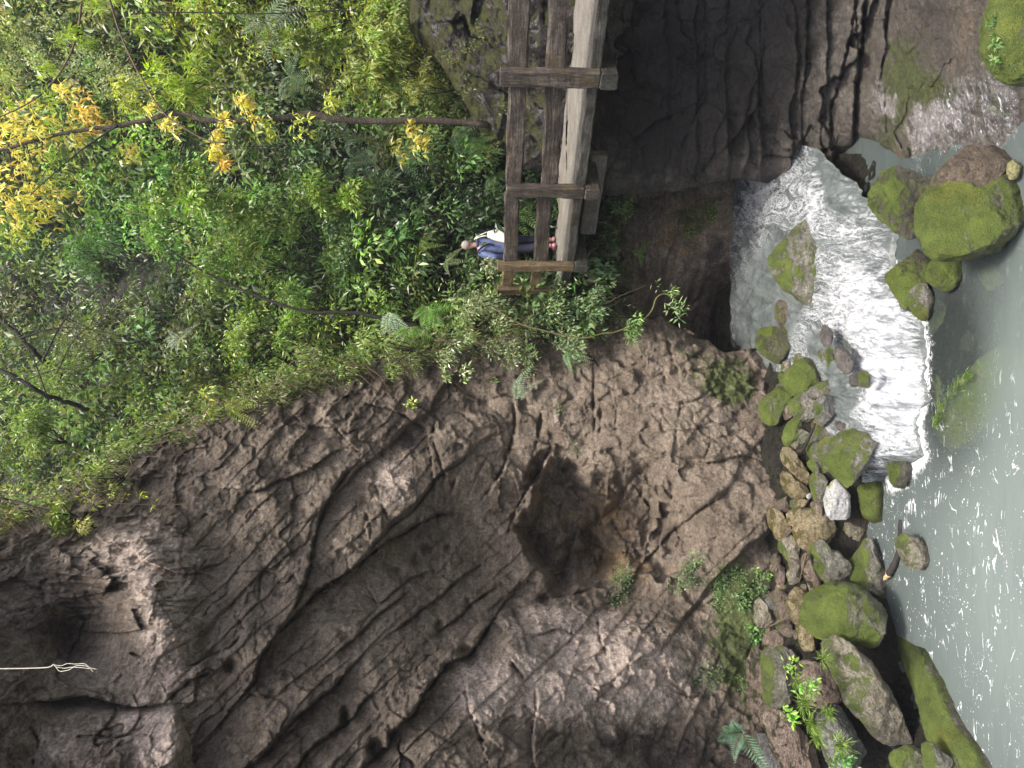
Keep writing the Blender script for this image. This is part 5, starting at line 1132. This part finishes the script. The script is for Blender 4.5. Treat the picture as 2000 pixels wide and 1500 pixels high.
shrub(600, 40, 60, 'yellow green bush crossed by a hanging vine', (.15, .20, .03), 1000, .14, D=14.6)
shrub(340, 150, 50, 'clump of bright bamboo like leaves in shade', (.22, .29, .03), 500, .24, aspect=.16, D=14.0, droop=.5)
shrub(190, 90, 80, 'pale cream flowering bush under the arching canes', (.27, .30, .16), 2000, .075, aspect=.6, D=20.5)
shrub(270, 180, 60, 'pale flowering bush beside the leaning mossy tree', (.25, .28, .14), 1300, .075, aspect=.6, D=20.0)
shrub(60, 90, 70, 'pale yellowish bush highest on the misty slope', (.22, .26, .11), 1500, .085, aspect=.6, D=21)
shrub(1160, 560, 60, 'dark leafy bush under the end of the bridge', (.055, .10, .04), 900, .09, D=13.7, mat=M_GLOSS)
shrub(950, 590, 55, 'pale leaved bush against the turned end of the railing', (.17, .21, .09), 1000, .085, D=13.2, mat=M_GLOSS)
shrub(1000, 660, 50, 'small leaved bush on the cliff rim below the railing end', (.12, .16, .06), 800, .08, D=13.0, mat=M_GLOSS)
shrub(740, 690, 55, 'pale grassy bush spilling over the cliff rim', (.15, .20, .05), 900, .10, aspect=.25, D=13.1, droop=.7)
shrub(630, 720, 45, 'wispy yellowish bush spilling over the rim next to the pale grassy one', (.14, .17, .05), 700, .09, aspect=.25, D=13.0, droop=.8)
shrub(430, 800, 34, 'long pinnate yellow green plant hanging from the rim', (.22, .26, .05), 300, .16, aspect=.22, D=12.6, droop=.5)
shrub(280, 850, 50, 'tangled light green bush hanging over the pale rock', (.13, .18, .04), 800, .12, aspect=.28, D=12.7, droop=.8)
shrub(60, 850, 55, 'yellow green bush on the rim under two dark trunks', (.15, .21, .05), 900, .13, aspect=.3, D=12.6, droop=.4)
shrub(110, 1010, 32, 'small green tuft on the highest jutting rock', (.16, .21, .04), 350, .09, D=10.6)
shrub(160, 1030, 22, 'tiny yellow mossy tuft hanging from the highest jutting rock', (.24, .25, .08), 260, .06, D=10.4, aspect=.3, droop=.9)
shrub(110, 700, 70, 'thin leaved sapling crown among the dark trunks', (.13, .18, .04), 1100, .10, D=17)
shrub(200, 660, 60, 'sparse brownish green bush on the far slope', (.10, .11, .05), 700, .09, D=19)
shrub(200, 480, 60, 'deep green bush beneath the yellow leaves', (.06, .13, .03), 1000, .12, D=19)
shrub(1060, 640, 40, 'straggly bush with brown stems on the rim', (.08, .12, .05), 420, .08, D=13.1, mat=M_GLOSS)
shrub(1090, 605, 55, 'tangled glossy bush hanging just below the end of the bridge', (.11, .16, .06), 800, .09, D=12.9, mat=M_GLOSS, droop=.8)
shrub(1175, 610, 46, 'glossy bush hanging above the cliff corner near the gap', (.10, .15, .06), 600, .085, D=12.8, mat=M_GLOSS, droop=.8)
shrub(1120, 690, 34, 'thin trailing bush lowest on the rim beside a pale fern', (.13, .18, .08), 320, .08, D=12.9, mat=M_GLOSS, droop=.9)
shrub(880, 690, 40, 'trailing bush with small pale leaves on the rim between two ferns', (.14, .18, .07), 480, .08, D=13.0, mat=M_GLOSS, droop=.9)
shrub(540, 770, 40, 'straw coloured trailing bush over the dark broken rim', (.17, .18, .07), 420, .09, aspect=.22, D=12.7, droop=.9)
shrub(190, 930, 42, 'leggy bush trailing down over the pale broken rocks', (.16, .20, .05), 420, .10, aspect=.28, D=11.3, droop=.9)
shrub(1215, 395, 28, 'leafy sprig growing from the dark rock under the bridge', (.09, .14, .04), 260, .09, D=12.9)
shrub(1180, 500, 30, 'small sprig on the back wall of the gap', (.08, .14, .03), 220, .08, D=14.3)

# ---- ferns --------------------------------------------------------------------------------
def fern(x, y, spx, D, tint, label, nf=5, dirs=None, pinn=17, name='fern'):
    nf = nf if nf <= 3 else nf + 3
    s = spx * D / F; base = P(x, y, D); L = Leaves(); st = []
    for k in range(nf):
        a = (dirs[k % len(dirs)] if dirs else RNG.uniform(0, 2 * math.pi)) + RNG.normal(0, .16 if nf <= 3 else .3)
        out = RIGHT * math.cos(a) + UP * math.sin(a) - FWD * RNG.uniform(.05, .5); out /= np.linalg.norm(out)
        ln = s * RNG.uniform(.8, 1.15)
        t = np.linspace(0, 1, pinn); line = base + out * (t * ln)[:, None] + np.array([0, -.06, -1]) * ((t ** 2) * ln * .35)[:, None]
        d = nrm(np.gradient(line, axis=0)); side = nrm(np.cross(d, -FWD + .4 * UP)); up = np.cross(side, d)
        prof = np.minimum(1, t * 5 + .25) * (1 - t) ** .85 * ln * .30
        for sg in (-1, 1):
            L.add(line, side * sg + d * .55, up, np.maximum(prof, .01), ln / pinn * .50, np.array(tint) * np.exp(RNG.normal(0, .15, (pinn, 1))))
        st.append((line, np.linspace(.006, .002, pinn) * max(1, s)))
    root = tag(empty(name, tuple(base)), label, 'fern', None)
    L.build('fronds', M_LEAF, parent=root)
    v, q, t = join_arrays([tube_arrays(p, r, 4) for p, r in st]); obj('stalk', mesh_np('stalk', v, q, t), M_STEM, parent=root)
U_, D_, R_, L_ = math.pi / 2, -math.pi / 2, 0.0, math.pi
seedling_later = []; BG = (.085, .16, .085); GR = (.09, .19, .04); YG = (.17, .24, .04)
fern(1008, 778, 62, 12.9, (.17, .27, .17), 'single blue green fern frond jutting from the bare cliff', 3, [R_, R_ + .5, R_ - .5])
fern(775, 305, 75, 14.6, BG, 'bluish fern drooping in the dark hollow above the bridge', 5, [D_, D_ - .5, L_ + .6, D_ + .5])
fern(885, 262, 55, 13.7, BG, 'bluish fern at the foot of the leaning mossy tree', 4, [L_ + .4, D_, D_ + .5])
fern(915, 280, 58, 13.6, GR, 'green fern next to the mossy tree foot', 5, [D_, L_ + .5, D_ - .4])
fern(680, 320, 60, 15.2, (.05, .10, .05), 'dim fern high in the dark hollow', 5, [D_, D_ + .7, L_ + .4])
fern(680, 275, 45, 15.4, (.06, .11, .05), 'smaller dim fern near the mossy trunk', 4, [D_, R_, L_])
fern(1010, 395, 72, 14.1, (.17, .29, .08), 'large light green fern seen through the railing', 6, [L_ + .5, L_ + .2, L_ - .3, D_ - .4])
fern(965, 345, 45, 13.9, GR, 'green fern growing beside the crag behind the railing', 5, [L_, D_, U_ + .6])
fern(760, 612, 52, 14.2, (.26, .34, .25), 'silvery pale fern shining on the slope', 6, [L_ - .5, L_ + .1, L_ + .6])
fern(820, 480, 40, 14.4, YG, 'small yellow green fern above the walker', 3, [D_, L_ + .4, R_ - .6])
fern(870, 510, 38, 14.2, (.2, .27, .12), 'pale small fern beside the head of the walker', 3, [D_, L_, D_ + .6])
fern(835, 600, 62, 14.1, (.11, .24, .04), 'fresh green fern below the slender black trunk', 6, [L_, D_, U_ + .5, L_ + .5])
fern(800, 640, 55, 14.0, (.12, .24, .04), 'bright green fern near the cliff rim', 5, [U_ + .5, L_, D_ - .3])
fern(1255, 495, 32, 14.2, (.14, .26, .04), 'lone bright fern on the back wall of the gap', 4, [U_, R_, U_ + .7])
fern(440, 795, 60, 12.5, (.24, .28, .06), 'yellowish fern hanging over the cliff rim', 4, [D_, D_ - .5, L_ + .7])
fern(95, 830, 45, 12.8, (.16, .22, .05), 'yellow green upright fern among the high shrubs', 4, [U_, U_ + .5, U_ - .5])
fern(520, 45, 85, 15.5, (.14, .19, .13), 'large hazy bluish fern under the yellow bushes', 6, [D_, L_ + .4, R_ - .4, U_])
fern(565, 150, 55, 15.5, (.10, .17, .09), 'soft green fern beside a bare twig', 5, [D_, R_, L_])
fern(1450, 1430, 84, 10.2, (.13, .24, .15), 'large blue green fern at the foot of the cliff beside the pink ledge', 6, [U_, U_ + .45, U_ - .5, L_ + .4, U_ + .9])
seedling_later.append((1245, 640, 26, 12.6, (.13, .23, .06), 'feathery tuft of leaves at the bend of the bare vine', 150, .11, .2))
seedling_later.append((1325, 592, 26, 12.4, (.20, .29, .11), 'pale tuft of narrow leaves at the tip of the bare vine', 110, .11, .24))
fern(1105, 690, 40, 12.9, (.16, .27, .14), 'pale feathery fern below the cliff rim', 5, [D_, L_, R_])
fern(555, 175, 40, 15.0, (.08, .14, .06), 'dusky fern beside the twiggy hollow', 4)
fern(350, 660, 40, 17, (.28, .33, .26), 'grey green fern on the bare far slope', 4)

# ---- trees ---------------------------------------------------------------------------------
def tree(name, label, trunk, D, rad, leaves, limbs=(), mat=None, ll=.13, aspect=.3, crown='crown', cat='tree', leafmat=None, star=True, base_end=-1):
    pts = smooth_line(trunk, 40); Dv = np.interp(np.linspace(0, 1, 40), np.linspace(0, 1, len(D)), D) if hasattr(D, '__len__') else np.full(40, D)
    W = P(pts[:, 0], pts[:, 1], Dv); root = tag(empty(name, tuple(W[base_end])), label, cat, None)
    W = W + np.stack([fbm(W * 3, 2), fbm(W * 3 + 9, 2), fbm(W * 3 + 5, 2)], 1) * rad[1] * .5
    v, q, t = tube_arrays(W, np.linspace(rad[0], rad[1], 40), 9, .07); obj('trunk', mesh_np('trunk', v, q, t), mat or M_BARK, parent=root)
    ls = []
    for l, dd, r0, r1 in limbs:
        c2 = smooth_line(l, 18); ls.append((P(c2[:, 0], c2[:, 1], np.linspace(dd[0], dd[1], 18)), np.linspace(r0, r1, 18)))
    Lx = Leaves()
    for x, y, rp, n, tint in leaves:
        if star and n > 20: n = int(n * .62)
        if star and n > 20 and cat == 'tree': rp *= 1.35
        Dk = Dv[np.argmin((pts[:, 0] - x) ** 2 + (pts[:, 1] - y) ** 2)] + RNG.normal(0, .3)
        c = P(x, y, Dk); r = rp * Dk / F
        u = rnd(n); pos = c + u * (RNG.random(n) ** .5)[:, None] * r * np.array([1, 1, .9])
        if star:     # leaves in drooping threes to fives
            for s in range(4):
                d = rnd(n) * .8 + np.array([0, -.1, -.55]); le = ll * RNG.uniform(.6, 1.2, n)
                Lx.add(pos + rnd(n) * .02, d, rnd(n) * .6 + np.array([0, -.5, .7]), le, le * aspect, np.array(tint) * np.exp(RNG.normal(0, .25, (n, 1))))
        else:
            d = u * .5 + rnd(n) * .7 + np.array([0, 0, -.4]); le = ll * RNG.uniform(.6, 1.2, n); Lx.add(pos, d, rnd(n) * .5 + np.array([0, -.3, .8]), le, le * aspect, np.array(tint) * np.exp(RNG.normal(0, .25, (n, 1))))
        j = np.argmin((pts[:, 0] - x) ** 2 + (pts[:, 1] - y) ** 2)
        ls.append((smooth_line([W[j], (W[j] + c) / 2 + RNG.normal(0, .05, 3), c], 8), np.linspace(.010, .003, 8)))
    if Lx.n: Lx.build(crown, leafmat or M_LEAF, parent=root)
    for p_, r_ in ls[:len(limbs)]:
        v, q, t = tube_arrays(p_, r_, 6); obj('limb', mesh_np('limb', v, q, t), M_DARKBARK, parent=root)
    ls = ls[len(limbs):]
    for p_, r_ in ls:
        v, q, t = tube_arrays(p_, r_, 5); obj('twig', mesh_np('twig', v, q, t), M_DARKBARK, parent=root)
    return root
YL = (.60, .45, .09); OR = (.60, .36, .07); LM = (.30, .33, .04)
tree('tree', 'leaning mossy tree with yellow autumn leaves rising from the crag', [(-60,310),(0,295),(80,270),(160,255),(230,245),(290,233),(340,222),(370,224),(400,235),(480,237),(560,228),(600,222),(650,230),(700,237),(800,235),(880,238),(955,243)], [13.6,13.4,13.2,13.0,13.3], (.028, .062),
 [(30,300,40,70,YL),(60,245,40,80,YL),(20,250,30,50,YL),(160,210,28,40,OR),(190,240,26,40,OR),(255,195,24,34,LM),(290,205,22,22,YL),(150,270,30,30,YL),(420,265,20,26,YL),(412,300,16,26,YL),(435,320,14,16,OR),(440,235,22,24,YL),(490,222,22,22,YL),(470,200,18,14,YL),
  (100,350,40,40,LM),(60,380,45,60,YL),(20,400,40,60,YL),(100,400,40,40,YL),(60,440,35,40,LM),(20,470,30,30,LM),(250,300,24,16,YL),(230,170,25,20,LM),(120,180,22,18,YL),(520,250,30,20,LM),(580,250,30,22,LM),(640,200,24,18,LM),(820,285,20,20,YL),(800,255,20,26,(.3,.25,.04)),(780,300,24,18,(.22,.22,.04)),(330,250,20,14,YL)],
 [([(230,245),(150,300),(60,380)], (13.2, 13.4), .02, .006), ([(400,235),(420,280),(430,330)], (13, 13), .012, .004), ([(600,222),(560,280),(440,285)], (13.1, 13.6), .012, .005), ([(680,240),(660,265),(600,290),(450,290)], (13.1, 13.9), .014, .004)], star=True, ll=.16)
tree('tree', 'slender black trunk slanting through bright leaves', [(320,480),(380,520),(480,570),(560,598),(620,610),(700,612),(760,625),(835,642)], 14.6, (.018, .042), [(340,490,45,60,(.07,.2,.03)),(420,520,40,50,(.07,.18,.03)),(560,570,40,40,(.08,.18,.03))], mat=M_DARKBARK, star=False, ll=.12, aspect=.4)
tree('tree', 'dark forked trunk leaning out from the cliff rim, upper of two', [(-60,560),(0,622),(40,660),(84,705),(110,730),(150,762)], [17.5,17.5,20], (.04, .075), [(20,560,60,80,(.14,.19,.04)),(90,620,55,60,(.13,.17,.04)),(180,640,50,50,(.13,.16,.05)),(30,700,40,50,(.13,.19,.03)),(230,600,40,30,(.12,.14,.05))],
 [([(84,705),(130,620),(220,540)], (15.2, 15.6), .02, .006), ([(40,660),(120,640),(210,650),(300,680)], (15.2, 15.4), .018, .005), ([(130,620),(190,650),(260,690)], (15.3, 15.6), .012, .004), ([(110,730),(170,640),(330,590)], (15.2, 15.8), .014, .004)], mat=M_DARKBARK, star=False, ll=.10, aspect=.35)
tree('tree', 'dark leaning trunk nearest the cliff rim, lower of two', [(-60,690),(0,722),(45,745),(91,772),(130,785),(170,800)], [15.5,15.5,19], (.03, .06), [(10,760,45,70,(.16,.22,.04)),(80,800,40,50,(.16,.22,.04)),(20,660,40,30,(.14,.19,.04))], [([(91,772),(60,690),(20,640)], (14.2, 14.5), .016, .005), ([(45,745),(120,720),(180,735)], (14.2, 14.2), .012, .004)], mat=M_DARKBARK, star=False, ll=.12, aspect=.3)
BL = (.25, .33, .03)
for lab, pts, lv in (('arching bare cane with bamboo like leaf bunches, outer of two', [(165,-60),(160,0),(150,70),(125,130),(90,175),(50,205),(0,228),(-40,240)], [(170,-5,20,16,BL),(185,12,18,16,BL),(145,70,18,16,BL),(165,85,18,16,BL),(80,135,18,12,BL),(95,190,14,10,BL),(110,80,14,8,BL),(10,200,14,8,BL)]),
                     ('long thin cane curving down across the mossy trunk', [(205,-60),(215,0),(238,75),(270,140),(315,215),(360,250),(400,272),(440,280)], [(225,-5,16,14,BL),(330,165,18,18,BL),(345,195,14,12,BL),(300,120,14,8,BL),(265,60,12,6,BL)])):
    tree('cane', lab, pts, 10.5, (.016, .008), lv, mat=M_TWIG, star=True, ll=.16, aspect=.14, crown='leaves', cat='cane', base_end=0)
tree('vine', 'straight dark vine hanging down in front of the yellow green bushes', [(260,26),(380,24),(500,27),(640,21),(700,22)], 13.2, (.010, .010), [(640,22,14,8,(.15,.19,.03))], mat=M_DARKBARK, star=False, crown='leaves', cat='vine', base_end=0)
tree('vine', 'bare tan vine bending up around the cliff corner under the bridge', [(960,600),(1020,634),(1080,650),(1135,661),(1174,652),(1202,648),(1247,630),(1272,608),(1282,582),(1300,574),(1322,588)], 12.7, (.014, .012), [(1060,650,20,14,(.14,.18,.07)),(1150,640,18,12,(.14,.2,.08)),(1180,690,20,20,(.15,.22,.1)),(1285,560,14,8,(.13,.18,.08))], [([(1174,652),(1150,630),(1160,615)], (12.7, 12.8), .008, .005), ([(1202,648),(1220,622),(1235,615)], (12.7, 12.8), .008, .005)], mat=M_STEM, star=False, ll=.09, crown='leaves', cat='vine')
tree('vine', 'trailing stem of evenly paired yellow leaflets over the pale rock', [(150,985),(220,983),(300,986),(380,984)], 10.9, (.006, .004), [(160,975,10,14,(.35,.38,.06)),(185,985,12,14,(.33,.36,.06)),(210,978,8,8,(.33,.36,.06)),(240,975,10,14,(.35,.38,.06)),(275,970,12,16,(.36,.38,.06)),(300,985,6,5,(.33,.36,.06)),(335,985,6,4,(.33,.36,.06))], mat=M_TWIG, star=False, ll=.09, aspect=.35, crown='leaves', cat='vine', base_end=0)
tree('branch', 'mossy crooked branch with pale twigs crossing the top of the cliff', [(-40,960),(0,972),(50,985),(100,1000),(150,1012)], 10.6, (.02, .02), [(20,960,20,14,(.3,.34,.06)),(100,985,16,10,(.25,.28,.06))], [([(50,985),(80,960),(95,930)], (10.6, 10.6), .008, .003), ([(20,978),(60,1010),(70,1030)], (10.6, 10.6), .007, .003)], star=False, ll=.08, cat='branch', crown='leaves', base_end=0)

# ---- small plants on rocks and cliff foot ---------------------------------------------------------
def seedling(x, y, rpx, D, tint, label, n=120, ll=.06, aspect=.5, cat='plant', name='plant', droop=.2, group=None):
    L = Leaves(); c = P(x, y, D); r = rpx * D / F
    for k in range(6):
        dx, dy = RNG.normal(0, .5, 2) * rpx
        clump(L, P(x + dx, y + dy, D - .02), r * .5, max(6, n // 6), ll, np.array(tint) * math.exp(RNG.normal(0, .2)), aspect=aspect, droop=droop, squash=(1, .5, 1))
    root = tag(empty(name, tuple(c)), label, cat, group); L.build('foliage', M_LEAF, parent=root)
def cliffD(x, y): 
    x = np.array([x], float); y = np.array([y], float); d = CL(x, y); return float((d - cliff_disp(x, y, P(x, y, d)))[0]) - .05
for a_ in seedling_later: seedling(*a_)
G1 = (.10, .17, .06)
for x, y, rp, n, lab in ((1215,1140,36,420,'thin lacy maidenhair patch along the ledge under the cave'),(1345,1125,44,620,'thick lacy maidenhair patch at the side of the cave'),(1400,1150,44,520,'maidenhair patch lowest on the cave side'),(1470,1160,30,260,'leafy seedlings at the cliff foot beside flat stones'),
                     (1400,1320,42,420,'maidenhair patch on the pale blocky cliff foot'),(1480,1245,24,200,'bright leafy sprig above the pink capstone'),(1430,1120,30,160,'sparse mossy sprigs over the smooth bulge')):
    seedling(x, y, rp, cliffD(x, y), G1 if y != 1245 else (.09, .2, .05), lab, n, .045 if y not in (1160, 1245) else .07)
seedling(1500, 1120, 16, bank_D(np.array(1500.), np.array(1120.)) - .2, (.10, .2, .04), 'tiny tuft of leaves beside jagged tan stones', 70, .07)
seedling(800, 790, 10, cliffD(800, 790), (.25, .33, .05), 'tiny bright plant alone on the reddish brow of rock', 26, .09)
seedling(1100, 800, 16, cliffD(1100, 800), (.06, .10, .03), 'dark little plant in a crack of the blocky cliff', 40, .06)
seedling(1125, 868, 12, cliffD(1125, 868), (.06, .10, .03), 'dark creeping leaves below the blocky cliff crack', 40, .06)
seedling(1390, 405, 26, 14.2, (.13, .18, .03), 'yellow green moss tufts low on the back wall of the gap', 220, .05)
seedling(1345, 445, 24, 14.2, (.13, .17, .04), 'sparse moss tufts midway on the back wall of the gap', 130, .05)
def tuft(x, y, rpx, D, tint, label, n=60):
    L = Leaves(); c = P(x, y, D); r = rpx * D / F
    d = nrm(rnd(n) * .9 + np.array([0, -.3, .75])); le = r * RNG.uniform(.6, 1.2, n); pos = c + rnd(n) * r * .18
    L.add(pos, d, rnd(n), le * .55, le * .05 + .006, np.array(tint) * np.exp(RNG.normal(0, .25, (n, 1)))); e = pos + nrm(d) * (le * .4)[:, None]
    L.add(e, d + np.array([0, -.2, -.75]), rnd(n), le * .65, le * .04 + .005, np.array(tint) * np.exp(RNG.normal(0, .25, (n, 1))))
    tag(L.build('grass_tuft', M_LEAF, loc=tuple(c)), label, 'grass tuft', None)
def rockD(x, y, dz=.35): return float(Dz(np.array(float(x)), np.array(float(y)), bank_z(np.array(float(x)), np.array(float(y))) + dz))
GT = (.13, .20, .03)
for x, y, rp, lab in ((1575,1372,34,'bright grass tuft between the pinkish block and pink ledge'),(1588,1410,30,'pale grass tuft below the pinkish block'),(1612,1285,24,'long grass tuft at the upper end of the long mottled slab'),(1648,1455,34,'dark green grass tuft on the jagged grey rock'),(1620,1390,24,'spiky grass tuft beside the long mottled slab'),(1560,1330,24,'thin grass tuft in the shaded gap near the pink ledge'),(1600,1440,24,'short grass tuft on the sloping pink slab')):
    tuft(x, y, rp, rockD(x, y, .45), GT, lab)
seedling(1545, 1310, 16, rockD(1545, 1310, .5), (.2, .34, .04), 'bright round leaved seedling in the gap by the yellow mossy crest', 40, .08)
seedling(1546, 1402, 16, rockD(1546, 1402, .5), (.2, .36, .04), 'broad bright leaves on the sloping pink slab', 30, .10)
seedling(1580, 1350, 18, rockD(1580, 1350, .5), (.16, .30, .05), 'leafy green plants among the grass tufts', 90, .07)
seedling(1650, 1490, 20, rockD(1650, 1490, .4), (.12, .28, .07), 'leafy plant at the near end of the rock pile', 70, .08)
seedling(1448, 1480, 26, rockD(1448, 1480, .3), (.13, .24, .06), 'pale green leaves beside the splintered brown slab', 90, .09)
seedling(1435, 1400, 18, rockD(1450, 1400, .3), (.07, .13, .05), 'dim leaves behind the big fern', 40, .08)
for x, y, rp, lab in ((1945,70,26,'grass hanging from the thickly mossed boulder'),(1935,110,24,'white tipped grass blades at the rim of the thickly mossed boulder'),(1960,135,20,'small leafy grass under the thickly mossed boulder')):
    tuft(x, y, rp, 6.75, (.16, .24, .05), lab, 40)
for x, y, lab in ((1955,40,'ferny leaves crowning the thickly mossed boulder'),(1985,110,'small leaves tucked low on the thickly mossed boulder'),(1950,90,'bright leaflets at the middle of the thickly mossed boulder')):
    seedling(x, y, 22, 6.3, (.10, .17, .05), lab, 160, .045)
for x, y, lab in ((905,170,'grassy moss tuft on the upper edge of the crag'),(935,60,'yellow green moss tuft on the crag face behind the railing'),(985,215,'small mossy tuft low on the crag behind the second rail gap'),(960,300,'leafy tuft at the foot of the crag by the ferns'),(890,95,'trailing moss over the shadowed cleft of the crag')):
    seedling(x, y, 26, float(CR(np.array([float(x)]), np.array([float(y)]))[0]) - .25, (.11, .13, .03), lab, 150, .055, .3, droop=.7)
# fringe of algae on the sunken slab, fallen leaves
L = Leaves(); c2 = smooth_line([(1825,830),(1842,785),(1868,755),(1888,735)], 120); n = 320; k = RNG.integers(0, 120, n)
pos = Pz(c2[k, 0] + RNG.normal(0, 5, n), c2[k, 1] + RNG.normal(0, 5, n), np.full(n, -6.0)); d = rnd(n) * .7 + np.array([.5, -.6, 0]); d[:, 2] = np.abs(d[:, 2]) * .15
L.add(pos, d, np.array([0, 0, 1.0]) + rnd(n) * .3, RNG.uniform(.05, .14, n), .015, np.array([.07, .11, .025]) * np.exp(RNG.normal(0, .3, (n, 1)))); tag(L.build('algae'), kind='stuff')
# ------------------------------------------------------------------ camera, light, render
cam = bpy.data.cameras.new('camera'); co = bpy.data.objects.new('camera', cam); COL.objects.link(co)
R = Matrix(((-UP[0], RIGHT[0], -FWD[0]), (-UP[1], RIGHT[1], -FWD[1]), (-UP[2], RIGHT[2], -FWD[2])))
co.matrix_world = R.to_4x4()
cam.sensor_fit = 'HORIZONTAL'; cam.sensor_width = 36; cam.lens = F / 2000 * 36; cam.clip_end = 600; cam.clip_start = .1
scene.camera = co
SUN_TO = Vector((.12, -.42, .90)).normalized()
w = bpy.data.worlds.new('World'); scene.world = w; w.use_nodes = True
nt = w.node_tree; bg = nt.nodes['Background']
sky = nt.nodes.new('ShaderNodeTexSky'); sky.sky_type = 'NISHITA'; sky.sun_disc = False
sky.sun_elevation = math.asin(SUN_TO.z); sky.sun_rotation = math.atan2(SUN_TO.x, SUN_TO.y)
sky.dust_density = 5.0; sky.ozone_density = 1.0; sky.air_density = .7
nt.links.new(sky.outputs[0], bg.inputs[0]); bg.inputs[1].default_value = .15
sl = bpy.data.lights.new('sun', 'SUN'); sl.energy = 2.0; sl.angle = math.radians(10); sl.color = (1, .95, .88)
so = bpy.data.objects.new('sun', sl); COL.objects.link(so); so.rotation_euler = SUN_TO.to_track_quat('Z', 'Y').to_euler(); so.location = (0, 0, 30)
scene.view_settings.view_transform = 'Standard'; scene.view_settings.look = 'None'
scene.view_settings.exposure = 1.25; scene.view_settings.gamma = 1
cy = scene.cycles; cy.use_denoising = True; cy.max_bounces = 7; cy.diffuse_bounces = 5; cy.transparent_max_bounces = 12; cy.caustics_reflective = False; cy.caustics_refractive = False
cy.sample_clamp_indirect = 6
cy.volume_bounces = 0; cy.volume_step_rate = 4
